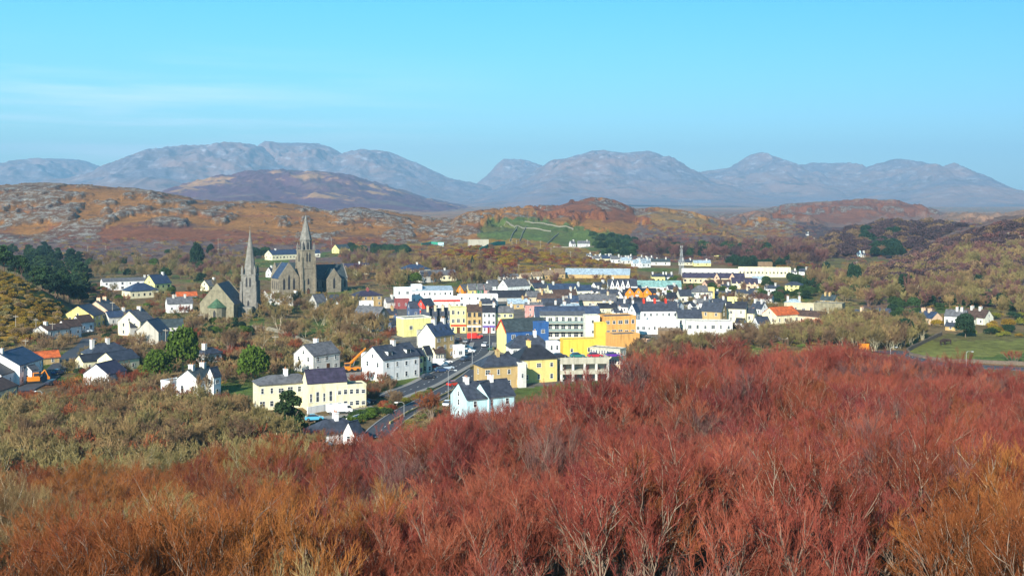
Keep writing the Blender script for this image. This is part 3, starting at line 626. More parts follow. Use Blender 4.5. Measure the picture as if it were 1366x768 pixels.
# -- the square's front row
FR = 'row of coloured shop houses facing the square'
house('cream shop house with stepped battlement gable facing the square', (600,410,622,444), 3, 1.15, 'lemon', 'dark', 'flat', group=FR, shop='red', st=3, nf=3, win=(.9,1.5), doorx=0)
house('tan brick shop house with brown roof in the row on the square', (622,406,643,444), 3, 1.2, 'tan', 'brown_tile', group=FR, shop='offwhite', st=3, nf=3, rf=.22, chim=(.95,), win=(.9,1.5), style='d')
house('lilac white shop house with a purple ground floor on the square', (643,407,661,444), 3, 1.1, 'white', 'dark', group=FR, shop='purple', st=3, nf=3, rf=.22, chim=(.95,), doorx=0)
house('lemon yellow shop house next to the lilac white one on the square', (661,408,685,443), 3, 1.2, 'lemon', 'grey_tile', group=FR, shop='blue', st=3, nf=3, rf=.22, chim=(.9,))
TS = 'shaded stepped terrace left of the square'
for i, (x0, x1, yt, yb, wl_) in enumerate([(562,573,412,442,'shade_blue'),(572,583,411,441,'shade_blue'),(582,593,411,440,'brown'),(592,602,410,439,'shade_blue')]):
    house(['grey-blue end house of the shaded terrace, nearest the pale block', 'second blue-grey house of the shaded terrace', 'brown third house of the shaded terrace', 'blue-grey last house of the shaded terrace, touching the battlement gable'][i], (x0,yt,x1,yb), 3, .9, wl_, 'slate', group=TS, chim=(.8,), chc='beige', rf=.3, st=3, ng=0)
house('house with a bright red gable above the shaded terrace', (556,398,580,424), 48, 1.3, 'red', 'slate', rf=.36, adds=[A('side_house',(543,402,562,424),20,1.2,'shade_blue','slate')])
house('low white building with a long red roof edge above the shaded terrace', (578,401,614,414), 4, 3, 'offwhite', 'felt', 'flat', cat='building', trim='red', st=1)
house('maroon and white modern block at the left of the hillside hotel', (525,384,549,408), 8, 1.4, 'white', 'metal', 'flat', cat='block', st=2, adds=[A('lower_floor',(526,399,546,412),8,1.4,'maroon','felt','flat')])
house('white modern hotel with slanted blue-grey roof on the hillside', (547,382,604,404), 6, 2.4, 'white', 'metal', 'mono', rf=.2, cat='hotel', nf=8, adds=[A('stair_tower',(548,380,563,404),6,1,'white','metal','flat'), A('front_range',(571,396,610,410),4,3,'white','felt','flat',nf=5)])
house('orange gabled house at the end of the colourful row on the rise', (609,379,627,400), 50, 1.1, 'vivid_orange', 'grey_tile', rf=.38)
CRW = 'colourful row of houses on the rise'
for i, (x0, x1, cn_, lb) in enumerate([(622,636,'yellow','yellow middle house of the colourful row'),(635,645,'green','dark green narrow house of the colourful row'),(644,656,'pink','pink end house of the colourful row')]):
    house(lb, (x0,378,x1,400), 18, 1.0, cn_, 'grey_tile', group=CRW, rf=.36)
house('left of the twin white gabled halls above the square', (647,373,666,394), 35, 1.6, 'white', 'grey_tile', rf=.38, cat='hall')
house('right and larger of the twin white gabled halls, with a row of windows', (665,372,707,395), 38, 1.9, 'white', 'grey_tile', rf=.4, cat='hall', nf=8, st=1)
house('long low white flat-roofed building behind the shop houses', (610,393,664,410), 3, 3.5, 'white', 'felt', 'flat', cat='building', nf=5, st=2)
house('dark slate roofed shed between the twin halls and the white block', (652,387,712,402), 8, 3, 'grey', 'dark', rf=.6, cat='shed', st=0)
# -- behind, left of centre
house('tan hip-roofed lodge with a red brick chimney among bare trees', (467,387,510,409), 18, 1.5, 'tan', 'purple_slate', 'hip', rf=.3, chim=(.1,), chc='maroon', nf=4, st=2, adds=[A('low_store',(479,402,498,411),5,1.8,'white','felt','flat')])
house('long grey stone barn with a stone gable below the lodge', (471,408,519,434), -38, 1.7, 'stone', 'grey_tile', rf=.45, cat='barn', st=1)
house('little slate-roofed cottage with a pink end wall by the barn', (491,424,512,442), 15, 1.4, 'grey', 'slate', rf=.45, chim=(.2,))
house('cream school house with three pointed gables beside the big church', (455,351,493,366), 8, 2.4, 'cream', 'purple_slate', rf=.5, chim=(.3,), adds=[A('gable_bay',(457,354,466,367),85,1,'cream','purple_slate','gable',.5), A('gable_bay',(470,354,479,367),85,1,'cream','purple_slate','gable',.5), A('gable_bay',(483,352,493,366),85,1,'cream','purple_slate','gable',.5)])
house('cream house with blue hipped roof and chimney in the trees', (532,352,574,369), 20, 1.6, 'cream', 'blue_slate', 'hip', rf=.42, chim=(.2,), nf=5)
house('low cream house with grey roofs and a tall chimney beside the blue-roofed one', (557,360,609,375), 14, 2.0, 'cream', 'grey_tile', rf=.45, chim=(.45,), adds=[A('wing',(556,363,580,377),30,1.2,'offwhite','slate')])
house('cream cottage with grey roof on the slope right of the tall spire', (443,326,467,338), 38, 1.3, 'lemon', 'green_slate', rf=.5, chim=())
house('long cream bungalow with a blue roof left of the tall spire', (354,333,398,347), 30, 2.0, 'cream', 'blue_slate', rf=.45, chim=(-.5,))
house('pale cottage peeping out just right of the tall spire', (414,333,427,343), 20, 1.4, 'pale', 'blue_slate', rf=.45)
house('grey-roofed white house in the trees left of the big church', (355,356,378,370), 35, 1.5, 'white', 'slate', rf=.5, chim=(-.6,))
house('long white house with a low roof beneath the pine wood', (138,370,206,387), 10, 3.5, 'white', 'grey_tile', rf=.25, chim=(.6,.75), nf=7)
house('cream cottage with a blue hipped roof in front of the long white house', (165,377,209,398), 25, 1.5, 'cream', 'blue_slate', 'hip', rf=.5)
house('yellow-cream house with blue gabled roofs at the end of the hillside row', (193,366,227,394), 42, 1.3, 'lemon', 'blue_slate', rf=.42, chim=(.7,))
house('white villa with two chimneys and a dark hipped porch', (222,396,256,417), 8, 1.5, 'white', 'grey_tile', rf=.38, chim=(-.5,.5), adds=[A('porch',(230,403,248,416),5,1.4,'white','purple_slate','hip',.5)])
house('white house with red roof edge behind the two-chimney villa', (235,389,262,402), 8, 2, 'offwhite', 'orange_tile', rf=.4)
house('cream gabled cottage peeping over the stone church roof', (268,373,292,388), 42, 1.2, 'cream', 'grey_tile', rf=.5, chim=(.8,))
house('white gabled cottage behind the graveyard', (384,391,400,408), 50, 1.2, 'offwhite', 'grey_tile', rf=.5, chim=(.7,))
house('low brown-roofed stone building right of the smaller church', (338,407,379,418), 4, 4, 'tan', 'tan_tile', rf=.55, st=1, cat='stone building', chim=(.0,))
house('small house with glazed gable in the bare trees near the tall church', (412,392,436,414), 45, 1.3, 'grey', 'grey_tile', rf=.5)
house('white cottage with a dark slate roof by the tan wall', (435,393,452,408), 12, 1.4, 'white', 'slate', rf=.5)
# -- centre
house('blue building with a pale yellow gable edged in red on the main street', (663,424,731,471), 24, 1.9, 'blue', 'green_slate', rf=.33, nf=3, st=2, ng=0, gab=False, gw='lemon', barge='red', cat='shop building', adds=[A('blue_tower',(711,430,732,474),20,1.0,'blue','felt','flat',st=2,nf=1)])
house('white house with dark hipped slate roof in front of the blue building', (675,446,734,484), 12, 2.0, 'white', 'slate', 'hip', rf=.42, chim=(.35,), chc='white', nf=4)
house('yellow house with dark hipped roof and yellow chimney', (680,459,744,511), 22, 1.5, 'yellow', 'dark', 'hip', rf=.34, chim=(-.3,), chc='yellow', nf=3, adds=[A('low_wing',(664,468,690,496),25,1.2,'offwhite','dark','hip',.4,yf=305)])
house('tan hip-roofed house with a brown rear half beside the yellow house', (632,472,700,519), 22, 1.9, 'tan', 'slate', 'hip', rf=.3, chim=(-.1,), chc='tan', nf=4, cat='house', adds=[A('side_extension',(688,484,702,517),22,1.0,'offwhite','metal','flat')])
house('light blue twin-gabled house with white chimneys just above the red thicket', (601,507,687,562), 28, 1.5, 'skyblue', 'slate', rf=.38, nf=3, sky=1, chim=(-.75,.35), chc='white', adds=[A('gabled_bay',(628,509,668,560),60,1.1,'skyblue','slate','gable',.38,nf=1)])
house('white bungalow with hipped slate roof and arched window at the foot of the street', (405,557,484,594), 24, 1.7, 'white', 'slate', 'hip', rf=.5, chim=(.1,), chc='white', adds=[A('gabled_bay',(458,562,484,594),50,1.0,'white','slate','gable',.5)])
house('white stepped building with outside stairs right of the yellow house', (728,456,747,496), 15, 1.0, 'white', 'felt', 'flat', cat='building', nf=2)
# -- apartments
def apartments():
    lab = 'glass-balconied cream apartment block behind the planted terrace'
    r = house(lab, (720,416,781,452), 4, 2.6, 'pale', 'grey_tile', 'mono', rf=.10, cat='apartment block', st=3, nf=7, win=(1.6,1.7))
    x, y, zg, w_, d, H, rot = fit((720,416,781,452), 4, 2.6)
    for s in (1, 2):
        b = MB(); b.box(-w_/2, -d/2 - 1.6, H*.9*s/3 - .1, w_/2, -d/2 - .01, H*.9*s/3 + .08); bo = b.build('balcony', WM('concrete'), r)
        b = MB(); b.box(-w_/2, -d/2 - 1.58, H*.9*s/3 + .09, w_/2, -d/2 - 1.53, H*.9*s/3 + 1.0); b.build('glass_rail', mat('rail_glass', (0.25,0.32,0.30), 0.15, .05, 1, .6), bo)
apartments()
house('grey gabled rooftop wing with a white gable behind the apartment block', (712,408,800,432), 6, 3.2, 'white', 'blue_slate', rf=.45, cat='apartment block', st=1, yf=415)
house('orange hotel block with stepped top rising above the yellow wall', (797,421,848,462), 20, 1.5, 'orange', 'slate', 'flat', cat='hotel block', st=3, nf=5, ng=1, win=(1.3,1.3), adds=[A('pale_tower',(778,421,800,462),10,1.0,'pale','felt','flat',st=3,nf=1), A('yellow_tower',(792,431,809,470),12,1.0,'bright_yellow','felt','flat',st=0), A('lower_block',(808,445,853,477),25,1.5,'orange','felt','flat',st=0)])
house('peach apartment block with balconies at the right end of the orange hotel', (836,424,847,452), -10, .8, 'peach', 'felt', 'flat', cat='apartment block', st=3, nf=2, yf=400)
house('salmon low block with two rows of windows below the hotel', (849,453,867,474), -25, 1.4, 'salmon', 'felt', 'flat', cat='block', st=2, nf=4)
house('long bright yellow sloping wall building beside the rooftop car park', (747,452,797,480), 14, 2.6, 'bright_yellow', 'felt', 'flat', cat='building', st=1, nf=2, ng=0)
def carpark():
    x, y, zg, w_, d, H, rot = fit((741,478,812,508), 10, 1.6)
    r = empty('parking_deck', (x, y, zg), rot, 'concrete parking deck with open dark bays in front of the yellow wall', 'parking deck'); FOOT.append((x, y, w_*.5))
    m = MB(); m.box(-w_/2, -d/2, H - .9, w_/2, d/2, H); m.box(-w_/2, -d/2, H*.33, w_/2, d/2, H*.33+1.1); m.build('deck', WM('concrete'), r)
    m = MB()
    for i in range(5): m.box(-w_/2 + i*(w_-.6)/4, -d/2 + .02, -2, -w_/2 + i*(w_-.6)/4 + .6, -d/2 + .6, H - .9)
    m.build('column', WM('offwhite'), r)
    m = MB(); m.box(-w_/2 + .4, -d/2 + 3, -2, w_/2 - .4, d/2 - .1, H - .95); m.build('inner_wall', WM('grey'), r)
    m = MB(); m.box(-w_/2, -d/2, H + .002, w_/2, -d/2 + .2, H + .9); m.box(w_/2-.2, -d/2+.2, H + .002, w_/2, d/2, H + .9); m.build('parapet', WM('concrete'), r)
    return x, y, zg + H, rot
DECK = carpark()
house('tan office wing with rows of small windows, right of the parking deck', (787,464,835,500), -28, 2.6, 'beige', 'felt', 'flat', cat='office wing', st=3, nf=11, ng=2, trim='concrete')
house('large white hotel with red chimneys in the slate roof', (845,402,904,434), 10, 2.6, 'white', 'slate', rf=.36, cat='hotel', st=2, nf=7, chim=(-.6,-.05,.5), chc='red', adds=[A('front_terrace',(846,428,906,446),8,4,'white','felt','flat',nf=8)])
house('white gabled end house joined to the left of the red-chimneyed hotel', (838,405,854,440), 60, 1.0, 'white', 'blue_slate', rf=.3)
house('open shelter with a mustard yellow roof below the white hotel', (878,439,908,448), 6, 3, 'brown', 'tan_tile', 'mono', rf=.3, cat='shelter', st=0)
house('pale yellow house with a dark roof right of the white hotel', (902,413,936,444), 8, 1.6, 'pale', 'slate', rf=.32, nf=4)
house('brown rendered house with slate roof and stone gable above the long white wall', (935,403,969,432), -22, 1.5, 'tan', 'slate', rf=.4, nf=2)
house('long pale building with peeling white walls at the edge of the thicket', (914,428,976,456), 6, 3, 'offwhite', 'grey_tile', 'flat', cat='long building', nf=6, st=2)
house('cream house with tall end gables above the white cottage', (969,402,997,430), -8, 1.5, 'cream', 'dark', rf=.3, chim=(-.4,), chc='lemon')
house('cream narrow house squeezed between two white cottages', (993,411,1009,430), -15, 1.1, 'cream', 'slate', rf=.3)
house('white cottage with a curved dark roof by the brown hedge', (981,424,995,438), -20, 1.0, 'white', 'dark', rf=.4)
house('white gabled cottage below the orange-roofed hall', (1004,422,1027,440), 30, 1.2, 'white', 'slate', rf=.45)
house('white house with a steep white gable behind the cream houses', (1002,402,1024,420), -40, 1.3, 'white', 'slate', rf=.5, chim=(-.8,.7))
house('cream hall with a bright orange sloping roof', (1018,409,1065,433), 42, 1.4, 'cream', 'orange_tile', rf=.42, cat='hall', ng=2)
house('long building with brown roof and peach gable right of the orange roof', (1055,414,1104,433), -25, 2.6, 'peach', 'brown_tile', rf=.35, nf=7)
house('ivy-green rendered ruin wall block behind the peach gable', (1087,404,1126,424), -12, 1.8, 'olivestone', 'felt', 'flat', cat='stone block', st=0)
house('tan flat building left of the stone block', (1047,405,1086,418), 2, 3, 'beige', 'felt', 'flat', cat='building', st=1, nf=4)
house('white villa with blue roof and two chimneys behind the tan building', (1047,398,1070,411), 10, 1.5, 'white', 'metal', 'hip', rf=.5, chim=(-.8,.8))
house('cream two storey villa with hipped roof among dark trees', (1048,375,1071,389), -5, 1.4, 'lemon', 'slate', 'hip', rf=.35, nf=4, st=2)
house('grey-roofed bungalow with white chimneys near the stone block', (1095,393,1118,407), -25, 1.4, 'tan', 'green_slate', rf=.5, chim=(-.6,.1))
# -- upper town
house('long school building with a pale green flat roof and yellow walls', (986,357,1053,370), 3, 5, 'cream', 'palefelt', 'flat', cat='school', st=1, nf=14, adds=[A('hall_block',(1011,350,1030,362),3,1.6,'brown','palefelt','flat'), A('side_range',(910,359,988,369),2,6,'offwhite','metal','flat',nf=10)])
house('long terrace with a purple slate roof and two pointed gables', (911,364,992,378), 4, 6, 'beige', 'purple_slate', rf=.45, cat='terrace', nf=12, adds=[A('gable_bay',(952,364,961,380),86,1.2,'salmon','purple_slate','gable',.5), A('gable_bay',(972,364,982,380),86,1.2,'salmon','purple_slate','gable',.5)])
for i, (b, wl_, rf_, rr, lb) in enumerate([
 ((937,374,955,384),'salmon','brown_tile',35,'salmon house with a tall end chimney below the purple terrace'),
 ((955,373,966,384),'salmon','brown_tile',25,'left of the two small salmon houses under the pointed gables'),
 ((963,373,975,385),'peach','brown_tile',25,'right of the two small peach houses under the pointed gables'),
 ((975,370,993,386),'cream','purple_slate',10,'cream twin-gabled house with a broad purple roof'),
 ((992,371,1011,387),'peach','purple_slate',10,'peach twin-gabled house right of the purple roof'),
 ((1003,368,1022,378),'white','metal',10,'white house with a curved pale roof behind the twin gables')]):
    house(lb, b, rr, 1.3, wl_, rf_, rf=.45, adds=([A('gable_bay',(b[0]+5,b[1]+5,b[0]+11,b[3]),84,1,wl_,rf_,'gable',.4), A('gable_bay',(b[0]+12,b[1]+5,b[0]+18,b[3]),84,1,wl_,rf_,'gable',.4)] if i in (3,4) else []))
house('lemon yellow house beside dark conifers in the upper town', (868,365,887,377), 8, 1.5, 'lemon', 'slate', rf=.3, chim=(-.9,.9), nf=3)
house('white house with two chimneys right of the lemon one', (886,365,898,376), 8, 1.2, 'white', 'slate', rf=.35, chim=(-.8,.8))
house('wide industrial shed with a pale blue metal roof', (754,358,841,371), -4, 3.2, 'tan', 'metal', rf=.6, cat='industrial shed', st=0)
house('long shed with a sea-green roof and white rounded end', (838,374,908,390), 3, 4.5, 'white', 'teal', rf=.5, cat='shed', nf=6, st=1)
def orange_gables():
    r = house('vivid orange building with three pointed gables', (834,384,875,401), 4, 2.8, 'vivid_orange', 'dark', rf=.35, cat='building', nf=0, adds=[A('gable_bay',(834+i*11.5,383,847+i*11.5,402),88,1.2,'vivid_orange','dark','gable',.42) for i in range(3)])
orange_gables()
house('pale green hip-roofed house in the middle of the upper town', (922,380,950,402), 6, 1.6, 'pale', 'grey_tile', 'hip', rf=.4, nf=4, adds=[A('end_block',(944,384,953,402),6,.8,'yellow','grey_tile','flat')])
house('white house with slate roof left of the pale green house', (902,386,923,404), 25, 1.4, 'pale', 'slate', rf=.45)
house('small lemon house with flat top behind the slate roofs', (970,397,983,410), 5, 1.3, 'lemon', 'felt', 'flat', st=1, nf=2)
house('white house with three round white roof pods', (912,412,934,428), 5, 1.6, 'grey', 'dark', 'hip', rf=.5, yf=520)
TT = 'tan terrace climbing below the gorse hill'
for i in range(4):
    house(['lowest tan terraced house below the gorse hill', 'second tan terraced house up below the gorse hill', 'third tan terraced house up below the gorse hill', 'topmost tan terraced house below the gorse hill, biggest gable'][i], (692+i*15,364-i*2,709+i*15,375-i), 25, 1.5, ['beige','beige','tan','tan'][i], 'tan_tile', group=TT, rf=.5)
house('white bungalow row end at the foot of the gorse hill', (664,365,692,374), 12, 2.6, 'offwhite', 'grey_tile', rf=.4)
# roofs in the dense middle of the town
MID = [((706,377,732,392),30,'cream','slate'),((729,378,774,395),14,'cream','blue_slate'),((700,388,728,404),14,'beige','grey_tile'),((716,391,752,408),-15,'tan','brown_tile'),((735,386,770,402),20,'offwhite','brown_tile'),
 ((757,394,772,412),15,'white','blue_slate'),((771,392,822,410),4,'beige','grey_tile'),((765,380,790,396),22,'pale','blue_slate'),((788,376,812,390),40,'white','slate'),((810,372,850,392),8,'white','slate'),
 ((799,386,835,402),12,'pale','slate'),((822,387,842,402),50,'white','slate'),((676,398,704,412),6,'tan','metal'),((700,403,724,420),5,'white','grey_tile'),((722,398,760,415),5,'grey','slate'),((745,405,775,420),28,'white','metal'),
 ((812,398,842,410),10,'white','slate'),((838,397,862,410),10,'grey','dark'),((862,393,885,405),35,'offwhite','slate'),((881,390,904,407),30,'offwhite','dark'),((884,402,912,416),-30,'white','slate'),((700,409,726,424),4,'pink','felt'),
 ((950,388,975,400),8,'cream','slate'),((783,398,806,409),30,'white','slate')]
for i, (b, rr, wl_, rf_) in enumerate(MID):
    lbs = ['cream house with slate roof right of the small green field','cream house with blue roof panels right of the green field','beige house with grey roof below the green field','tan house with a sloping brown roof in mid town','off-white house with brown roof in mid town','tall white house end with blue roof in mid town','long low beige building with a wide grey roof','pale house with bright blue slates in mid town','white gabled house left of the spiky white gables','long white building with a row of spiky gables','pale house with a long slate roof under the spiky gables','white gable touching the left of the vivid orange building','tan shed with pale metal roof behind the lemon shop house','white building with a red panel on its front','grey building with slate roof behind the apartment block','white house with pale metal roof and blue ridge','white house with slate roof above the hotel roof','grey house with dark roof under the vivid orange building','off-white house with slate roof right of the vivid orange building','cottage with a pale gable below the long teal-roofed shed','white gable and slate roof over the end of the red-chimneyed hotel','pink and brown heap-like low building behind the red-edged gable','cream house with slate roof right of the pale green house','white small gable behind the long grey roof']
    kind = 'flat' if rf_ == 'felt' else 'gable'
    ad = [A('gable_bay',(b[0]+4+j*7,b[1]+1,b[0]+10+j*7,b[3]),86,1.1,'white','slate','gable',.5) for j in range(4)] if i == 9 else []
    house(lbs[i], b, rr, 1.6 if b[2]-b[0] < 35 else 2.6, wl_, rf_, kind, rf=.45, adds=ad, chim=((-.7,) if i % 2 else (.6,)) if kind == 'gable' else ())
# far houses
EX = [((741,420,760,431),12,'white','slate','small white house wedged under the blue roof ridge'),((704,372,724,384),20,'offwhite','brown_tile','brown-roofed house at the top of the small green field'),((640,398,662,412),12,'offwhite','slate','slate-roofed house behind the lilac shop'),
 ((727,404,748,418),-12,'white','dark','white house end above the apartment balconies'),((770,408,800,421),8,'offwhite','slate','off-white house above the orange hotel'),((795,404,822,418),15,'cream','dark','cream house behind the orange hotel block'),
 ((818,402,840,417),-10,'white','slate','white house left of the hotel gable'),((850,384,868,396),20,'cream','slate','cream house right under the teal-roofed shed'),((866,406,886,418),10,'beige','slate','beige house hidden behind red chimneys'),
 ((950,398,971,410),12,'offwhite','slate','off-white house behind the brown rendered one'),((925,398,948,411),-18,'white','grey_tile','white house below the pale green one'),((888,380,905,392),30,'white','slate','white gable beside the teal shed end'),
 ((981,386,1003,398),12,'beige','slate','beige house under the salmon ones'),((1012,392,1032,404),-15,'offwhite','brown_tile','brown-roofed house above the white gable'),((1020,380,1040,391),10,'white','slate','white house between the twin gables and villa'),
 ((598,398,616,409),20,'offwhite','slate','small house left below the orange gable'),((512,396,528,411),25,'offwhite','grey_tile','small grey-roofed house left of the maroon block'),((508,412,530,428),20,'tan','slate','tan house behind the pale yellow block'),
 ((518,424,534,442),30,'shade_blue','slate','narrow blue-grey house left of the pale yellow block'),((575,446,604,462),40,'grey','dark','grey lean building behind the rooflight house')]
for b, rr, wl_, rf_, lb in EX: house(lb, b, rr, 1.6, wl_, rf_, rf=.42, chim=(.5,))
# far houses
FARH = [((790,341,803,349),10,'white','grey_tile'),((801,340,816,350),20,'cream','blue_slate'),((814,341,829,351),15,'white','grey_tile'),((827,343,842,352),20,'offwhite','metal'),((842,346,857,356),30,'white','metal'),((852,345,868,357),40,'white','metal'),((868,345,894,354),6,'offwhite','green_slate'),
 ((905,346,913,354),10,'pale','grey_tile'),((912,346,924,354),20,'cream','slate'),((924,347,948,355),12,'lemon','metal'),((952,332,964,342),20,'lemon','tan_tile'),((963,333,975,338),8,'white','slate'),
 ((759,321,768,330),40,'white','grey_tile'),((770,321,787,330),8,'white','grey_tile'),((1148,336,1154,343),30,'white','slate'),((1143,336,1149,342),20,'skyblue','blue_slate'),((1053,360,1063,366),10,'white','grey_tile'),((1066,358,1080,367),-20,'white','slate'),
 ((1075,310,1079,314),10,'white','slate'),((1083,318,1087,322),10,'white','slate'),((976,332,983,336),10,'offwhite','slate'),((728,360,736,366),0,'white','slate')]
FL = ['leftmost white house of the far row below the dark conifers','cream house with blue roof in the far row','white house in the middle of the far row','off-white house with pale roof in the far row','white gable at the right of the far row','far white house with the largest pale roof','long far off-white bungalow above the grass','cream house left of the telecom mast foot','cream gabled house just right of the telecom mast','long lemon bungalow with pale roofs right of the mast','far yellow house in the woods under the purple hill','small far white house right of the yellow one in the woods','white gabled farm house on the green hillside','long white farm building beside the farm house on the green hill','tiny white cottage in the dark valley on the right','tiny pale blue shed beside the valley cottage','white cottage right of the school roof','white gabled cottage at the dark trees right of the school','tiny white house high in the gap between the hills','lower tiny white house in the gap between the hills','tiny far off-white cottage above the school trees','tiny white cottage above the industrial shed']
for (b, rr, wl_, rf_), lb in zip(FARH, FL): house(lb, b, rr, 1.5 if b[2]-b[0] < 15 else 2.6, wl_, rf_, rf=.45, chim=(.6,), nf=2)
# right side
house('tan gabled house with a bright blue slate roof right of the thicket', (1130,413,1163,433), -32, 1.4, 'peach', 'blue_slate', rf=.5, chim=(.3,), nf=2)
house('low brick house with dark blue roof next to the blue-roofed gable', (1160,411,1187,424), 8, 2, 'pink', 'blue_slate', rf=.5)
house('cream gable house with a blue roof in front of the pasture', (1224,415,1255,433), -42, 1.4, 'peach', 'blue_slate', rf=.45, chim=(-.8,.1))
house('blue-white house with two chimneys above the pasture', (1262,413,1290,436), -14, 1.5, 'white', 'grey_tile', rf=.35, chim=(.1,.6), nf=4)
house('cream house with long brown gables right of the two-chimney house', (1286,412,1322,433), -30, 1.5, 'pale', 'brown_tile', rf=.5, chim=(-.5,.3), adds=[A('garage',(1284,421,1304,433),-20,1.2,'pale','brown_tile')])
house('small stone outbuilding at the top corner of the pasture', (1262,430,1276,441), -10, 1.2, 'tan', 'slate', rf=.4, cat='outbuilding', st=1)

rng = random.Random(31)
for i in range(16):
    px = 786 + i * 6.8; py = 346 + rng.uniform(-3, 4) + i * .25; X_, Y_, Z_ = cast(px, py)
    if not near_foot(X_, Y_, 2.2): house('small far white house in the dense row below the dark conifers', (px-4,py-5,px+4,py), rng.uniform(-25, 40), 1.3, 'white', 'grey_tile', rf=.45, st=1, nf=2, chim=(.6,), group='small far white houses in the dense row')
n_ = 0
for i in range(160):
    px = rng.uniform(700, 1010); py = rng.uniform(386, 424); X_, Y_, Z_ = cast(px, py)
    if n_ < 22 and not near_foot(X_, Y_, 3.2): n_ += 1; house('small white slate-roofed house packed among the upper town roofs', (px-7,py-9,px+7,py), rng.uniform(-30, 45), 1.4, 'white', 'slate', rf=.45, nf=2, chim=(.6,), group='small white houses packed in the upper town')
# ------------------------------------------------------------------ churches
def lancet(mb, x, y, z, w_, h, ax):              # pointed opening, facing -y (ax 0), -x (ax 1) or +x (ax 2)
    pts = [(-w_/2, 0), (w_/2, 0), (w_/2, h*.7), (w_*.25, h*.9), (0, h), (-w_*.25, h*.9), (-w_/2, h*.7)]
    e = .06
    if ax == 0: p = [(x+u, y-e, z+v) for u, v in pts]; q = [(x+u, y+.02, z+v) for u, v in pts]
    elif ax == 1: p = [(x-e, y+u, z+v) for u, v in pts]; q = [(x+.02, y+u, z+v) for u, v in pts]
    else: p = [(x+e, y+u, z+v) for u, v in pts]; q = [(x-.02, y+u, z+v) for u, v in pts]
    mb.hull(q, p)
def octring(r, z, rot=math.pi/8): return [(r*math.cos(rot+i*math.pi/4), r*math.sin(rot+i*math.pi/4), z) for i in range(8)]
def spire_tower(root, cx, cy, s, th, top, wall, pinn=True, broach=2.0, belfry=4.0, oct_stage=0.0, slim=.9):
    m = MB(); m.box(cx-s, cy-s, -3, cx+s, cy+s, th)
    for a_ in (-1, 1):
        for b_ in (-1, 1):                       # stepped corner buttresses
            for k, (hh, ex) in enumerate(((th*.35, .9), (th*.62, .6), (th*.85, .35))):
                xx = cx + a_*s; yy = cy + b_*s
                m.box(xx-.55+a_*.02*k, yy-.55, -3, xx+.55, yy+.55, hh+2) if k == 0 else None
                m.box(min(xx, xx+a_*ex), yy-.45-.01*k, -3 if k == 0 else 0, max(xx, xx+a_*ex), yy+.45+.01*k, hh)
                m.box(xx-.45-.01*k, min(yy, yy+b_*ex), -3 if k == 0 else 0, xx+.45+.01*k, max(yy, yy+b_*ex), hh+.05)
    m.box(cx-s-.18, cy-s-.18, th*.58, cx+s+.18, cy+s+.18, th*.58+.3); m.box(cx-s-.25, cy-s-.25, th, cx+s+.25, cy+s+.25, th+.4)
    tw = m.build('tower', WM(wall), root)
    l = MB()
    for ax, dx, dy in ((0, 0, -s), (1, -s, 0), (2, s, 0)):
        for u in (-.75, .75):
            if ax == 0: lancet(l, cx+u, cy-s, th-belfry-.7, .8, belfry, 0)
            else: lancet(l, cx+dx, cy+u, th-belfry-.7, .8, belfry, ax)
        if ax == 0: lancet(l, cx, cy-s, th*.22, .9, 3.2, 0); lancet(l, cx, cy-s, 0, 1.6, 3.2, 0)
        else: lancet(l, cx+dx, cy, th*.22, .9, 3.2, ax)
    l.build('belfry_opening', REVEAL, tw)
    z = th + .4; sp = MB(); r = s*slim
    if oct_stage > 0:
        sp.hull(octring(r, z), octring(r*.97, z+oct_stage)); sp.hull(octring(r*1.12, z+oct_stage), octring(r*1.12, z+oct_stage+.4)); z += oct_stage + .4
    n0 = octring(r*1.0, z); sp.hull(n0, [(.06*math.cos(math.pi/8+i*math.pi/4), .06*math.sin(math.pi/8+i*math.pi/4), top) for i in range(8)])
    for k in (.25, .5, .75): sp.hull(octring(r*(1-k)+.1, z+(top-z)*k), octring(r*(1-k)+.08, z+(top-z)*k+.3))
    sp.v = [(x+cx, y+cy, zz) for x, y, zz in sp.v]; spo = sp.build('spire', WM('greystone'), root)
    if oct_stage > 0:
        q = MB()
        for i in range(8):
            t_ = math.pi/4*i; c, s_ = math.cos(t_), math.sin(t_); rr = r*.925+.03
            base = [(-.4,0),(.4,0),(.4,oct_stage*.6),(0,oct_stage*.85),(-.4,oct_stage*.6)]
            q.hull([(cx+c*(rr-.05)-s_*u, cy+s_*(rr-.05)+c*u, th+.6+v) for u, v in base], [(cx+c*(rr+.08)-s_*u, cy+s_*(rr+.08)+c*u, th+.6+v) for u, v in base])
        q.build('louvre', REVEAL, spo)
    if pinn:
        p = MB()
        for a_ in (-1, 1):
            for b_ in (-1, 1):
                x, y = cx+a_*(s-.35), cy+b_*(s-.35); p.box(x-.4, y-.4, th+.4, x+.4, y+.4, th+2.0); p.hull([(x-.45,y-.45,th+2),(x+.45,y-.45,th+2),(x+.45,y+.45,th+2),(x-.45,y+.45,th+2)], [(x-.03,y-.03,th+4.2),(x+.03,y-.03,th+4.2),(x+.03,y+.03,th+4.2),(x-.03,y+.03,th+4.2)])
        p.build('pinnacle', WM('greystone'), tw)
    c = MB(); c.box(cx-.04, cy-.04, top-.2, cx+.04, cy+.04, top+1.3); c.box(cx-.4, cy-.03, top+.7, cx+.4, cy+.03, top+.78); c.build('cross', GUT, spo)
    m = MB()
    for ax in (0,): lancet(m, cx, cy-s-.02, .0, 1.3, 2.6, 0)
    m.build('door', DOORS[2], tw)
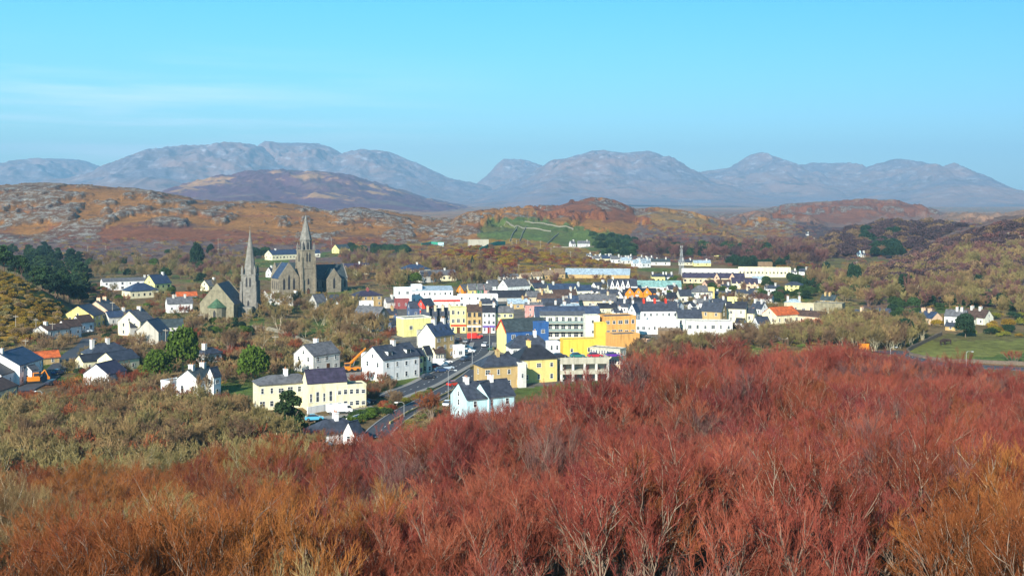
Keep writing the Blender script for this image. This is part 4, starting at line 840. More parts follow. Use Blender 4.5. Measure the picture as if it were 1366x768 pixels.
def nave(root, x0, x1, y0, y1, eave, H, axis, wall, roof, pname='nave', nl=5, gl=3):
    """gabled range; axis 'x' or 'y' gives the ridge"""
    m = MB(); r = MB(); l = MB()
    def T(u, v, z): return (u, v, z) if axis == 'x' else (v, u, z)
    (a0, a1), (b0, b1) = ((x0, x1), (y0, y1)) if axis == 'x' else ((y0, y1), (x0, x1))
    bc = (b0+b1)/2; hb = (b1-b0)/2
    V = [T(a0,b0,-3),T(a1,b0,-3),T(a1,b1,-3),T(a0,b1,-3),T(a0,b0,eave),T(a1,b0,eave),T(a1,b1,eave),T(a0,b1,eave),T(a0,bc,H),T(a1,bc,H)]
    m.v = V; m.f = [(0,1,5,4),(2,3,7,6),(1,2,6,9,5),(3,0,4,8,7),(3,2,1,0),(4,5,9,8),(6,7,8,9)]
    for e in (a0, a1):                           # coped gables standing above the roof
        s = -1 if e == a0 else 1
        for sg in (-1, 1):
            p = [T(e, bc+sg*(hb+.2), eave-.2), T(e, bc, H+.0), T(e, bc, H+.55), T(e, bc+sg*(hb+.2), eave+.35)]
            q = [T(e-s*.5, bc+sg*(hb+.2), eave-.2), T(e-s*.5, bc, H), T(e-s*.5, bc, H+.55), T(e-s*.5, bc+sg*(hb+.2), eave+.35)]
            m.hull(p, q)
    n = m.build(pname, WM(wall), root)
    for sg in (-1, 1):
        p = [T(a0+.45, bc+sg*(hb+.3), eave-.3*(H-eave)/hb+.02), T(a1-.45, bc+sg*(hb+.3), eave-.3*(H-eave)/hb+.02), T(a1-.45, bc, H+.02), T(a0+.45, bc, H+.02)]
        r.hull(p, [(a, b, c+.2) for a, b, c in p])
    r.build('roof', RM(roof), n)
    for i in range(nl):
        u = a0 + (a1-a0)*(i+.5)/nl
        if axis == 'x': lancet(l, u, b0, eave*.3, .9, eave*.55, 0)
        else: lancet(l, b0, u, eave*.3, .9, eave*.55, 1); lancet(l, b1, u, eave*.3, .9, eave*.55, 2)
    for j in range(gl):
        v = bc + (j-(gl-1)/2)*hb*.5; hh = eave*.62 + (H-eave)*.35*(1 if j == gl//2 else .3)
        if axis == 'x': lancet(l, a0-.01, v, eave*.3, 1.1, hh, 1); lancet(l, a1+.01, v, eave*.3, 1.1, hh, 2)
        else: lancet(l, v, a0-.01, eave*.3, 1.1, hh, 0)
    l.build('window', REVEAL, n)
    return n
def catholic_church():
    X, Y, Z = cast(405, 392); az = math.atan((405-CX)/F)
    top = EYE - (287-HOR)/F*(Y+3) - Z
    r = empty('tall_church', (X, Y+4, Z), math.radians(22)-az, 'larger stone church with the tall slender spire, slate-roofed nave and transept', 'church')
    spire_tower(r, 0, -1, 3.6, 22.5, top, 'stone', pinn=True, belfry=5.0, oct_stage=5.0, slim=.86)
    nave(r, -15, -4.2, -2, 9, 8.5, 16.0, 'y', 'stone', 'blue_slate', 'west_front', 4, 3)
    nave(r, 3.8, 26, 4, 15, 7.0, 14.0, 'x', 'greystone', 'green_slate', 'nave', 7, 3)
    nave(r, 12, 20, -1, 6, 6.5, 12.0, 'y', 'stone', 'green_slate', 'transept', 2, 1)
    nave(r, -12, 4, 8, 18, 8, 15.4, 'x', 'stone', 'green_slate', 'north_range', 3, 1)
    FOOT.append((X-8, Y+8, 12)); FOOT.append((X+10, Y+10, 13)); FOOT.append((X, Y+2, 6))
catholic_church()
def small_church():
    X, Y, Z = cast(325, 424); az = math.atan((325-CX)/F)
    top = EYE - (306-HOR)/F*(Y+3) - Z
    r = empty('small_church', (X, Y+4, Z), math.radians(-14)-az, 'smaller grey church with sharp spire, broad olive stone gable and green-roofed apse', 'church')
    spire_tower(r, 1, 3, 3.0, 17.5, top, 'greystone', pinn=True, belfry=4.2, oct_stage=0)
    n = nave(r, -16, -2.1, -12, 7, 6.4, 14.6, 'y', 'olivestone', 'grey_tile', 'nave', 4, 0)
    m = MB(); pts = [(-12.8,-12.01),(-11.6,-14.2),(-9.9,-15.6),(-8.1,-15.6),(-6.4,-14.2),(-5.2,-12.01)]
    m.hull([(x,y,-3) for x,y in pts], [(x,y,5.2) for x,y in pts]); ap = m.build('apse', WM('olivestone'), r)
    m = MB(); m.hull([(-9+(x+9)*1.07,-12.01+(y+12.01)*1.08,5.2) for x,y in pts], [(-9+(x+9)*.02,-12.02+(y+12.01)*.01,8.7) for x,y in pts]); m.build('apse_roof', RM('copper'), ap)
    m = MB(); lancet(m, -9, -15.61, 1.2, 1.0, 3.2, 0); lancet(m, -9, -15.6, 1.2, .1, .1, 0); m.build('window', REVEAL, ap)
    m = MB(); m.box(-2.05,-5,-3,3.6,-.4,4.6); m.build('side_aisle', WM('greystone'), r)
    FOOT.append((X-9, Y, 11)); FOOT.append((X, Y+6, 6)); FOOT.append((X-9, Y-9, 9))
small_church()
# ------------------------------------------------------------------ roads
ASPH = mat('asphalt', (0.060,0.064,0.075), 0.85, 0.15, 0.4, 0.3); KERB = mat('kerb_stone', (0.34,0.33,0.31), 0.85, 0.12); PAINT = mat('road_paint', (0.75,0.75,0.72), 0.6, 0.1, 2)
PAVE = mat('pavement_grey', (0.26,0.24,0.21), 0.85, 0.12, 1.0)
def drape(pts, n=60):
    w_ = [cast(*p)[:2] for p in pts]; out = []
    seg = [math.dist(w_[i], w_[i+1]) for i in range(len(w_)-1)]; tot = sum(seg)
    for k in range(n + 1):
        s = tot * k / n; i = 0
        while i < len(seg)-1 and s > seg[i]: s -= seg[i]; i += 1
        t = s / seg[i]; p0 = w_[max(i-1,0)]; p1 = w_[i]; p2 = w_[i+1]; p3 = w_[min(i+2,len(w_)-1)]
        out.append(tuple(.5*((2*p1[c])+(-p0[c]+p2[c])*t+(2*p0[c]-5*p1[c]+4*p2[c]-p3[c])*t*t+(-p0[c]+3*p1[c]-3*p2[c]+p3[c])*t**3) for c in (0,1)))
    return out
ROADS = []
def road(name, pts, half, kerb=True, pave=0, dash=True, n=80, mm=None, lift=.30):
    c = drape(pts, n); m = MB(); kb = MB(); pv = MB(); ds = MB(); L_ = []; zs = [max(gz(x, y), 0*0) for x, y in c]
    for i, (x, y) in enumerate(c):
        a = c[max(i-1, 0)]; b = c[min(i+1, n)]; dx, dy = b[0]-a[0], b[1]-a[1]; l = math.hypot(dx, dy) or 1; nx, ny = -dy/l, dx/l
        z = max(gz(x+nx*half, y+ny*half), gz(x-nx*half, y-ny*half), zs[i]) + lift
        L_.append((x, y, z, nx, ny)); ROADS.append((x, y, half + pave + .8))
    for i in range(n):
        A_, B_ = L_[i], L_[i+1]
        def q(o, s0, s1, z0, z1=None):
            z1 = z0 if z1 is None else z1
            o.poly([(A_[0]+A_[3]*s0, A_[1]+A_[4]*s0, A_[2]+z0), (B_[0]+B_[3]*s0, B_[1]+B_[4]*s0, B_[2]+z0), (B_[0]+B_[3]*s1, B_[1]+B_[4]*s1, B_[2]+z1), (A_[0]+A_[3]*s1, A_[1]+A_[4]*s1, A_[2]+z1)])
        q(m, half, -half, 0); 
        for s in (-1, 1):
            q(m, s*half, s*(half+.3), 0, -1.2)
            if kerb: q(kb, s*half, s*half, 0, .12); q(kb, s*half, s*(half+.25), .12); q(kb, s*(half+.25), s*(half+.25), .12, -1)
            if pave: q(pv, s*(half+.25), s*(half+.25+pave), .11); q(pv, s*(half+.25+pave), s*(half+.3+pave), .11, -1.2)
        if dash and i % 3 == 0: q(ds, .07, -.07, .006)
    o = m.build(name, mm or ASPH); tag(o, kind='structure')
    if kerb: k = kb.build('kerb', KERB); tag(k, kind='structure')
    if pave: k = pv.build('pavement', PAVE); tag(k, kind='structure')
    if dash: k = ds.build('road_marking', PAINT); tag(k, kind='structure')
    return L_
main = road('main_street', [(520,531),(538,524),(565,514),(590,500),(608,490),(628,479),(640,470),(645,458)], 3.1, True, 1.3)
low = road('lower_street', [(500,585),(512,572),(530,558),(552,545),(578,532),(600,520),(622,508),(640,494)], 2.8, True, 0)
lane = road('lane', [(20,535),(34,520),(60,508),(72,496),(84,484),(98,471),(112,462),(120,452)], 2.6, False, 0, False)
sq = road('square', [(634,480),(640,468),(644,456),(650,448)], 5.5, True, 0, False, 30, lift=.27)
ring = road('bypass_road', [(1172,471),(1190,470),(1203,471),(1214,476),(1232,482),(1262,487),(1300,489),(1366,493),(1430,497)], 3.0, False, 0, True, 90)
def yard(name, poly, mm, lift=.3):
    w_ = [cast(*p)[:2] for p in poly]; m = MB(); k = 10
    z = max(gz(x, y) for x, y in w_) + lift
    m.hull([(x, y, z-1.5) for x, y in w_], [(x, y, z) for x, y in w_]); tag(m.build(name, mm), kind='structure')
    for i in range(len(w_)):
        for t in (0, .33, .66): j = (i+1) % len(w_); ROADS.append((w_[i][0]*(1-t)+w_[j][0]*t, w_[i][1]*(1-t)+w_[j][1]*t, 2))
    cx = sum(p[0] for p in w_)/len(w_); cy = sum(p[1] for p in w_)/len(w_); ROADS.append((cx, cy, 4))
yard('yard', [(455,500),(480,490),(500,493),(492,502),(470,510)], PAVE)
yard('courtyard', [(412,560),(432,556),(470,546),(492,540),(502,545),(470,556),(430,566)], PAVE, .15)
yard('forecourt', [(572,497),(590,486),(603,488),(600,497),(582,505)], mat('brick_paving', (0.35,0.13,0.06), .85), .2)
def on_road(x, y, r=0):
    for a, b, c in ROADS:
        if (a-x)**2+(b-y)**2 < (c+r)**2: return True
    return False
# ------------------------------------------------------------------ walls, fences
DRY = mat('dry_stone', (0.27,0.245,0.19), 0.95, 0.35, 2.2); WW = WM('white')
def wall_line(name, lab, pts, h, th, mm, cat='wall', n=24, group=None, y0=175):
    w_ = [cast(p[0], p[1], y0) for p in pts]; m = MB(); rng = random.Random(len(lab))
    P_ = []
    for i in range(len(w_)-1):
        k = max(1, int(math.dist(w_[i][:2], w_[i+1][:2]) / max(2.0, w_[i][1]/250)))
        for j in range(k): t = j/k; P_.append((w_[i][0]*(1-t)+w_[i+1][0]*t, w_[i][1]*(1-t)+w_[i+1][1]*t))
    P_.append(w_[-1][:2])
    H_ = [h*(1+rng.uniform(-.12, .12)*(0 if mm is WW else 1)) for _ in P_]
    for i in range(len(P_)-1):
        (ax, ay), (bx, by) = P_[i], P_[i+1]; dx, dy = bx-ax, by-ay; l = math.hypot(dx, dy) or 1; nx, ny = -dy/l*th/2, dx/l*th/2
        za, zb = gz(ax, ay), gz(bx, by)
        m.hull([(ax-nx,ay-ny,za-1),(bx-nx,by-ny,zb-1),(bx+nx,by+ny,zb-1),(ax+nx,ay+ny,za-1)], [(ax-nx*.8,ay-ny*.8,za+H_[i]),(bx-nx*.8,by-ny*.8,zb+H_[i+1]),(bx+nx*.8,by+ny*.8,zb+H_[i+1]),(ax+nx*.8,ay+ny*.8,za+H_[i])])
    return tag(m.build(name, mm), lab, cat, group)
wall_line('stone_wall', 'pale dry stone wall running down from the smaller church grounds', [(336,438),(360,441),(385,447),(402,455),(420,462)], 1.3, .6, DRY)
wall_line('stone_wall', 'long dry stone wall behind the orange crane', [(450,452),(475,455),(505,460)], 1.4, .6, DRY)
wall_line('garden_wall', 'white garden wall along the convent drive', [(410,552),(432,548),(446,545)], 1.6, .3, WW)
wall_line('garden_wall', 'white garden wall above the foot-of-street bungalow', [(462,566),(480,560),(497,555)], 1.4, .3, WW)
wall_line('garden_wall', 'low ochre wall between the two streets', [(520,567),(545,552),(575,538),(605,522),(625,508)], .8, .35, mat('ochre_wall', (0.42,0.32,0.14), .9, .2))
wall_line('stone_wall', 'stone wall curving down the left edge of the pasture', [(1256,447),(1236,456),(1218,465),(1210,470),(1214,475),(1232,479),(1262,483)], 1.2, .6, mat('brown_stone', (0.16,0.12,0.09), .95, .3))
wall_line('stone_wall', 'low dark stone wall between the pasture and the bypass', [(1262,483),(1300,484),(1340,486),(1400,489)], 1.1, .6, mat('brown_stone', (0.16,0.12,0.09), .95, .3))
FWG = 'dry stone field walls on the green hillside'
for lb, q in (('steep field wall at the left of the green hillside', [(680,322),(684,312),(690,302)]), ('second steep field wall on the green hillside', [(693,322),(697,312),(702,303)]), ('long level field wall across the green hillside', [(668,303),(700,305),(735,309)]), ('slanting field wall left of the farm', [(730,326),(738,318),(745,312)]), ('lower level field wall beneath the farm', [(738,330),(775,331),(830,325)]), ('upper field wall above the farm', [(700,296),(730,300),(765,306)])):
    wall_line('field_wall', lb, q, 1.3, .6, DRY, 'field wall', group=FWG)
GF = mat('green_net', (0.03,0.30,0.20), .7, .1)
wall_line('net_fence', 'green netting fence around the sports ground on the left', [(562,329),(575,327),(592,327)], 3.2, .3, GF, 'fence', y0=300)
wall_line('net_fence', 'sloping green netting fence at the right of the stone tank', [(640,336),(652,331),(662,327),(674,327)], 3.2, .3, GF, 'fence', y0=300)
house('square concrete water tank on the skyline of the gorse hill', (624,320,652,329), 8, 2, 'concrete', 'felt', 'flat', cat='water tank', name='water_tank', st=0)
house('light blue container beside the green netting fence', (584,324,592,329), 5, 1.6, 'skyblue', 'metal', 'flat', cat='container', name='container', st=0)
# gravestones in the churchyard
GS = mat('gravestone_pale', (0.62,0.61,0.58), .85, .2); rng = random.Random(5)
gm = []
for s in range(3):
    m = MB()
    if s == 0: m.box(-.35,-.08,-.3,.35,.08,1.1)
    elif s == 1: m.box(-.12,-.08,-.3,.12,.08,1.7); m.box(-.5,-.075,1.0,.5,.075,1.25); m.box(-.4,-.3,-.3,.4,.3,.35)
    else: m.hull([(-.35,-.09,-.3),(.35,-.09,-.3),(.35,.09,-.3),(-.35,.09,-.3)], [(-.3,-.07,1.3),(.3,-.07,1.3),(.3,.07,1.3),(-.3,.07,1.3)]); m.box(-.5,-.25,-.3,.5,.25,.2)
    me = m.mesh('gravestone'); me.materials.append(GS); gm.append(me)
for i in range(80):
    px = rng.uniform(352, 386); py = rng.uniform(391, 408) if px < 372 else rng.uniform(398, 410)
    x, y, z = cast(px, py)
    if near_foot(x, y, .5): continue
    o = bpy.data.objects.new('gravestone', gm[rng.randrange(3)]); COL.objects.link(o); o.location = (x, y, z); o.rotation_euler = (0, 0, rng.uniform(-.3, .5)); o.scale = (1.2,)*3
    tag(o, 'small pale headstone or cross in the graveyard between the two churches', 'gravestone', 'headstones in the graveyard')
# ------------------------------------------------------------------ vehicles
TYRE = mat('tyre_rubber', (0.02,0.02,0.02), .8); RIM = mat('rim_metal', (0.5,0.5,0.5), .3, .05, 2, .5, .8); LAMP = mat('lamp_glass', (0.7,0.7,0.68), .1, .02)
def loft(sections):                              # list of (x, half width, z bottom, z top)
    m = MB(); n = None
    for i, (x, hw, z0, z1, hw1) in enumerate(sections): m.v += [(x,-hw,z0),(x,-hw1,z1),(x,hw1,z1),(x,hw,z0)]
    for i in range(len(sections)-1):
        a = 4*i; b = a+4
        for k in range(4): m.f.append((a+k, b+k, b+(k+1)%4, a+(k+1)%4))
    m.f.append((0,1,2,3)); a = 4*(len(sections)-1); m.f.append((a+3,a+2,a+1,a)); return m
CARM = {}
CARP, _n, _l, _b = newmat('car_paint', .25, .6); _o = _n.new('ShaderNodeObjectInfo'); _l.new(_o.outputs['Color'], _b.inputs['Base Color']); _b.inputs['Coat Weight'].default_value = .5
def car_mesh(kind):
    if kind in CARM: return CARM[kind]
    if kind == 'van':
        b = loft([(-2.4,.88,.35,1.0,.86),(-2.35,.92,.3,2.1,.86),(1.1,.92,.3,2.15,.86),(1.75,.92,.3,1.25,.88),(2.3,.88,.35,1.05,.84)]); g = loft([(1.02,.93,1.3,1.95,.85),(1.2,.94,1.28,1.95,.84),(1.72,.94,1.24,1.3,.88)])
    elif kind == 'truck':
        b = loft([(-2.9,1.0,.6,2.3,1.0),(1.4,1.0,.6,2.3,1.0),(1.42,1.0,.45,2.2,.95),(2.3,1.0,.45,2.05,.95),(3.0,1.0,.45,1.2,.95)]); g = loft([(1.8,1.02,1.3,1.9,.97),(2.36,1.02,1.3,1.9,.97),(2.95,1.02,1.18,1.24,.97)])
    else:
        b = loft([(-2.1,.80,.38,.80,.76),(-2.0,.86,.28,.93,.80),(-.9,.87,.25,.95,.82),(.9,.87,.25,.93,.82),(1.9,.84,.28,.76,.78),(2.1,.78,.36,.66,.74)])
        g = loft([(-1.75,.78,.93,.96,.76),(-1.2,.80,.93,1.40,.64),(.25,.80,.93,1.43,.64),(1.0,.80,.92,.96,.76)])
    w_ = MB(); n = 10; r_ = .33
    w_.hull([(r_*math.cos(2*math.pi*i/n), -.1, r_*math.sin(2*math.pi*i/n)) for i in range(n)], [(r_*math.cos(2*math.pi*i/n), .1, r_*math.sin(2*math.pi*i/n)) for i in range(n)])
    q = MB(); q.hull([(.2*math.cos(2*math.pi*i/n), -.115, .2*math.sin(2*math.pi*i/n)) for i in range(n)], [(.2*math.cos(2*math.pi*i/n), .115, .2*math.sin(2*math.pi*i/n)) for i in range(n)])
    rt = MB(); rt.box(-1.0,-.60,1.405,.15,.60,1.45) if kind == 'car' else None
    h = MB(); h.box(-.03,-.14,-.07,.03,.14,.07)
    ms = [x.mesh(n_) for x, n_ in ((b,'body'),(g,'window_glass'),(w_,'wheel'),(q,'rim'),(h,'headlight'))]
    rm = rt.mesh('car_roof') if kind == 'car' else None
    for me, mm in zip(ms[1:], (GLASS, TYRE, RIM, LAMP)): me.materials.append(mm)
    ms[0].materials.append(CARP)
    if rm: rm.materials.append(CARP)
    CARM[kind] = ms + [rm]; return CARM[kind]
def car(lab, px, py, heading, col, kind='car', z=None, group=None, y0=175, xyz=None, cat=None):
    x, y, zz = xyz if xyz else cast(px, py, y0)
    if z is None and not xyz:
        zz = gz(x, y) + (.32 if on_road(x, y) else .02)
    b, g, wl_, ri, hd, rm = car_mesh(kind); r = empty('parked_car' if kind == 'car' else kind, (x, y, zz), heading, lab, cat or kind, group)
    def ob(n_, me, par, loc=(0,0,0), override=None, rz=0):
        o = bpy.data.objects.new(n_, me); COL.objects.link(o); o.parent = par; o.location = loc; o.rotation_euler = (0,0,rz)
        if override: o.color = override + (1,)
        return o
    pm = tuple(col); ob('body', b, r, override=pm); ob('window_glass', g, r)
    if rm: ob('car_roof', rm, r, override=pm)
    k = 1.35 if kind == 'car' else (1.5 if kind == 'van' else 2.2)
    for sx_ in (-1, 1):
        for sy_ in (-1, 1):
            wo = ob('wheel', wl_, r, (sx_*k, sy_*(.80 if kind != 'truck' else .95), .33)); ob('rim', ri, wo)
    fx = {'car': 2.08, 'van': 2.3, 'truck': 3.0}[kind]
    for sy_ in (-1, 1): ob('headlight', hd, r, (fx, sy_*.58, .62 if kind != 'truck' else .9))
    return r
R_ = math.radians
car('dark saloon car driving up the main street nearest the white house', 571, 506, R_(40), (.03,.04,.06))
car('dark blue car parked behind the white van', 589, 497, R_(20), (.03,.06,.14))
car('silver blue car parked between the white van and the dark blue car', 596, 494, R_(25), (.45,.55,.65))
car('white van parked on the red forecourt', 586, 489, R_(15), (.8,.8,.8), 'van')
car('white car parked at the top of the red forecourt', 594, 486, R_(20), (.8,.8,.8))
car('red car parked at the edge of the forecourt', 581, 492, R_(10), (.55,.03,.02))
car('dark car at the corner by the white kiosk', 621, 482, R_(60), (.05,.07,.11))
car('white car parked at the kerb right of the kiosk', 626, 471, R_(-15), (.75,.76,.78))
car('silver car parked before the kiosk', 622, 467, R_(-10), (.5,.52,.55))
car('red car parked in front of the shop houses', 636, 451, R_(8), (.65,.03,.02))
car('bright red van in front of the shop houses', 632, 453, R_(8), (.65,.04,.03), 'van')
car('pale camper truck parked behind the convent hall', 452, 553, R_(20), (.8,.8,.8), 'truck', cat='camper')
car('light blue car in the convent drive', 419, 562, R_(15), (.10,.42,.62))
car('black car parked on the square below the battlement gable', 612, 455, R_(80), (.03,.03,.04)); car('grey car parked on the square below the tan shop', 622, 458, R_(80), (.2,.21,.23))
car('white car waiting at the top of the main street', 648, 463, R_(70), (.75,.76,.78)); car('dark green car before the yellow gable', 656, 468, R_(75), (.03,.08,.06))
car('silver hatchback parked above the courtyard wall', 482, 541, R_(15), (.5,.52,.55)); car('dark car beside the silver one above the courtyard wall', 490, 538, R_(15), (.04,.05,.07))
car('white car in the shade beside the light blue house', 597, 541, R_(80), (.7,.71,.73)); car('red car on the lower street near the verge', 606, 516, R_(40), (.5,.03,.02))
dk = Matrix.Rotation(DECK[3], 3, 'Z')
for i, (u, c, lb) in enumerate([(-6,(.03,.03,.04),'black car on the parking deck, leftmost'), (-1,(.03,.16,.14),'dark green car on the parking deck'), (4,(.45,.02,.04),'crimson car on the parking deck'), (9,(.12,.03,.30),'purple car on the parking deck, rightmost')]):
    v = dk @ Vector((u, 2, 0)); car(lb, 0, 0, DECK[3]+R_(8), c, xyz=(DECK[0]+v.x, DECK[1]+v.y, DECK[2]+.01))
car('blue car parked on the lane below the hedge', 78, 500, R_(70), (.03,.08,.2)); car('dark car parked at the foot of the lane', 71, 513, R_(60), (.03,.03,.05)); car('silver car under the stepped bungalows', 116, 443, R_(10), (.5,.55,.6))
car('small white car near the smaller church apse', 303, 433, R_(5), (.7,.75,.78)); car('pale car at the end of the long white wall', 925, 445, R_(0), (.7,.7,.7)); car('white car by the red shed under the hotel', 908, 447, R_(0), (.75,.7,.7))
OR = mat('machine_orange', (0.72,0.24,0.02), .45, .06)
def crane():
    x, y, z = cast(468, 497); r = empty('mobile_crane', (x, y, z+.3), R_(25), 'orange mobile crane with raised arm in the yard', 'crane')
    m = MB(); m.box(-2.6,-1,.5,2.6,1,1.3); m.box(-3,-1.1,.35,-2.5,1.1,.7); m.build('chassis', OR, r)
    m = MB(); m.box(-1.9,-1,1.3,-.4,.2,2.7); c = m.build('cab', OR, r); m = MB(); m.box(-1.92,-1.02,1.8,-.6,.0,2.5); m.build('pane', GLASS, c)
    m = MB(); m.tube((-1.0,.4,1.5),(3.6,.4,5.6),.42,.30,4); m.tube((3.4,.4,5.4),(4.6,.4,6.5),.22,.2,4); m.build('arm', OR, r)
    m = MB(); m.tube((.6,.4,1.2),(1.6,.4,3.7),.14,.12,6); m.build('ram', RIM, r)
    for sx_ in (-1.8, 0, 1.8):
        for sy_ in (-1, 1):
            m = MB(); m.hull([(sx_+.5*math.cos(i*.6283), sy_-.18, .5+.5*math.sin(i*.6283)) for i in range(10)], [(sx_+.5*math.cos(i*.6283), sy_+.18, .5+.5*math.sin(i*.6283)) for i in range(10)]); m.build('wheel', TYRE, r)
    FOOT.append((x, y, 4))
crane()
def tractor():
    x, y, z = cast(45, 512); r = empty('excavator', (x, y, z+.1), R_(30), 'orange excavator parked beside the blue-roofed house at the left edge', 'excavator')
    m = MB(); m.box(-1.6,-1.2,.8,1.4,1.2,1.9); m.build('body', OR, r)
    m = MB(); m.box(-.2,-1.1,1.9,1.2,.1,3.0); c = m.build('cab', OR, r); m = MB(); m.box(-.1,-1.12,2.1,1.22,.0,2.85); m.build('pane', GLASS, c)
    for sy_ in (-1, 1): m = MB(); m.box(-1.9,sy_*1.0-.28,0,1.9,sy_*1.0+.28,.75); m.build('track', TYRE, r)
    m = MB(); m.tube((1.2,.6,1.6),(2.9,.6,3.4),.22,.2,5); m.tube((2.9,.6,3.4),(3.8,.6,1.5),.18,.16,5); m.build('arm', OR, r)
    m = MB(); m.box(3.5,.2,.9,4.1,1.0,1.6); m.build('bucket', OR, r); FOOT.append((x, y, 3))
tractor()
# ------------------------------------------------------------------ poles, lamps, mast
WOOD = mat('pole_wood', (0.36,0.31,0.25), .9, .15); STEEL = mat('lamp_steel', (0.50,0.51,0.52), .45, .05, 2, .5, .4)
def pole(lab, px, yb, yt, col=WOOD, arm=True, group='telegraph poles'):
    x, y, z = cast(px, yb); h = (yb-yt)/F*y; r = empty('telegraph_pole', (x, y, z), random.uniform(-.4,.4), lab, 'pole', group)
    rr = max(.13, y/1500*.26); m = MB(); m.cyl((0,0), rr, rr*.75, -.5, h, 7); m.build('post', col, r)
    if arm: m = MB(); m.box(-1.0,-.08,h-.7,1.0,.08,h-.5); m.build('crossarm', col, r)
POLES = [(21,443,420,'telegraph pole on the gorse slope at the far left'),(48,442,424,'telegraph pole at the top of the left lane'),(70,452,430,'pale pole before the first stepped bungalow'),(119,437,417,'thin pole by the yellow gable'),(150,432,402,'tall thin pole beside the peach house'),(34,469,452,'thin pole above the blue roof'),(221,474,438,'tall pole left of the big green shrubs'),(93,336,329,'small pole left, below the rocky ridge'),(117,338,328,'second small pole below the rocky ridge'),(141,336,328,'third small pole below the rocky ridge'),(181,351,340,'left of a cluster of hillside poles'),(189,351,338,'right of a cluster of hillside poles'),(228,392,375,'pole right of the yellow-cream house'),(291,335,318,'pole between the rocky ridge and the churches'),(291,341,331,'short pole under the rocky ridge'),(442,330,317,'pole above the cream cottage'),(367,470,447,'pole below the pale stone wall'),(268,437,418,'pole beside the stone church apse'),(683,326,318,'first pole up the green hill'),(689,327,320,'second pole up the green hill'),(704,328,320,'third pole up the green hill'),(721,332,321,'fourth pole across the gorse hill'),(735,344,330,'fifth pole across the gorse hill'),(761,347,335,'sixth pole across the gorse hill'),(692,364,352,'pole at the foot of the gorse hill'),(1010,398,386,'pole near the twin-gabled houses'),(1023,398,378,'tall pole behind the twin-gabled houses'),(1066,400,389,'pole behind the white villa'),(1091,382,370,'pole in the bare trees on the right'),(1100,354,343,'pole before the dark valley'),(1143,358,348,'pole in the valley meadow'),(1173,369,358,'pole at the foot of the mauve slope'),(1235,362,350,'pole half way up the mauve slope'),(1278,390,377,'pole near the small dark conifers'),(1345,326,310,'pole on the upper right hill'),(1361,328,314,'rightmost pole on the upper hill'),(980,412,398,'pole in front of the cream gables'),(1035,415,402,'pole left of the tan building')]
for px, yb, yt, lb in POLES: pole(lb, px, yb, yt)
def lamp(lab, px, yb, yt, side=1, group='street lamps', y0=175):
    x, y, z = cast(px, yb, y0); h = (yb-yt)/F*y; r = empty('street_lamp', (x, y, z), 0, lab, 'street lamp', group); rr = max(.08, y/1500*.2)
    m = MB(); m.cyl((0,0), rr, rr*.6, -.5, h, 8); m.tube((0,0,h-.03),(side*.5,0,h+.35),rr*.6,rr*.5,6); m.tube((side*.5,0,h+.35),(side*1.5,0,h+.3),rr*.5,rr*.4,6); m.build('post', STEEL, r)
    m = MB(); m.hull([(side*1.4,-.15,h+.2),(side*2.2,-.12,h+.18),(side*2.2,.12,h+.18),(side*1.4,.15,h+.2)], [(side*1.4,-.12,h+.4),(side*2.15,-.08,h+.36),(side*2.15,.08,h+.36),(side*1.4,.12,h+.4)]); hd = m.build('lamp_head', STEEL, r)
    m = MB(); m.box(min(side*1.5,side*2.1),-.09,h+.14,max(side*1.5,side*2.1),.09,h+.175); m.build('lamp_glass', LAMP, hd)
for a_ in [(598,533,495,1,'tall lamp post between the two streets, left of the tan house'),(56,533,523,-1,'small lamp at the foot of the left lane'),(539,557,538,-1,'lamp beside the lower street below the grass bank'),(653,469,433,-1,'tall lamp post by the main street at the yellow gable'),(629,455,432,1,'tall lamp in front of the tan shop house'),(630,486,466,-1,'lamp near the dark car on the corner'),(583,430,414,1,'curved lamp before the shaded terrace'),(1188,478,464,1,'lamp near the red sign on the bypass'),(1206,462,452,-1,'far lamp behind the bypass bend'),(1289,490,470,1,'pale lamp post on the bypass before the pasture')]: lamp(a_[4], *a_[:4])
def mast():
    x, y, z = cast(909, 366); h = (366-328)/F*y; r = empty('telecom_mast', (x, y, z), .3, 'tall lattice telecom mast with antennas above the upper town', 'mast')
    m = MB(); s = 1.3
    for i, (a, b) in enumerate(((-1,-1),(1,-1),(1,1),(-1,1))): m.tube((a*s,b*s,-1),(a*.5,b*.5,h*.8),.14,.1,4)
    for k in range(12):
        t0, t1 = k/12, (k+1)/12; s0, s1 = s+(.5-s)*t0, s+(.5-s)*t1
        for (a, b), (c, d) in (((-1,-1),(1,-1)),((1,-1),(1,1)),((1,1),(-1,1)),((-1,1),(-1,-1))): m.tube((a*s0,b*s0,h*.8*t0),(c*s1,d*s1,h*.8*t1),.07,.07,3)
    m.tube((0,0,h*.78),(0,0,h),.18,.12,6); m.build('lattice', STEEL, r)
    m = MB()
    for k, zz in enumerate((h*.7, h*.85, h*.97)):
        for t in range(3): c, s_ = math.cos(t*2.09+k), math.sin(t*2.09+k); m.box(c*.8-.13, s_*.8-.13, zz-.8, c*.8+.13, s_*.8+.13, zz+.8)
    m.build('antenna', WM('grey'), r)
mast()
def road_sign():
    x, y, z = cast(1152, 480); h = 3.4; r = empty('road_sign', (x, y, z), 0, 'orange and white roadside sign on a post at the edge of the red thicket', 'sign')
    m = MB(); m.cyl((-1,0),.08,.08,-.5,h,6); m.cyl((1,0),.08,.08,-.5,h,6); m.build('post', STEEL, r)
    m = MB(); m.box(-1.7,-.14,h-.2,1.7,-.085,h+1.7); m.build('panel', WM('vivid_orange'), r)
road_sign()
house('white hut on the verge at the edge of the red thicket', (1035,445,1052,452), 0, 1.6, 'white', 'felt', 'flat', cat='hut', st=1, nf=1)
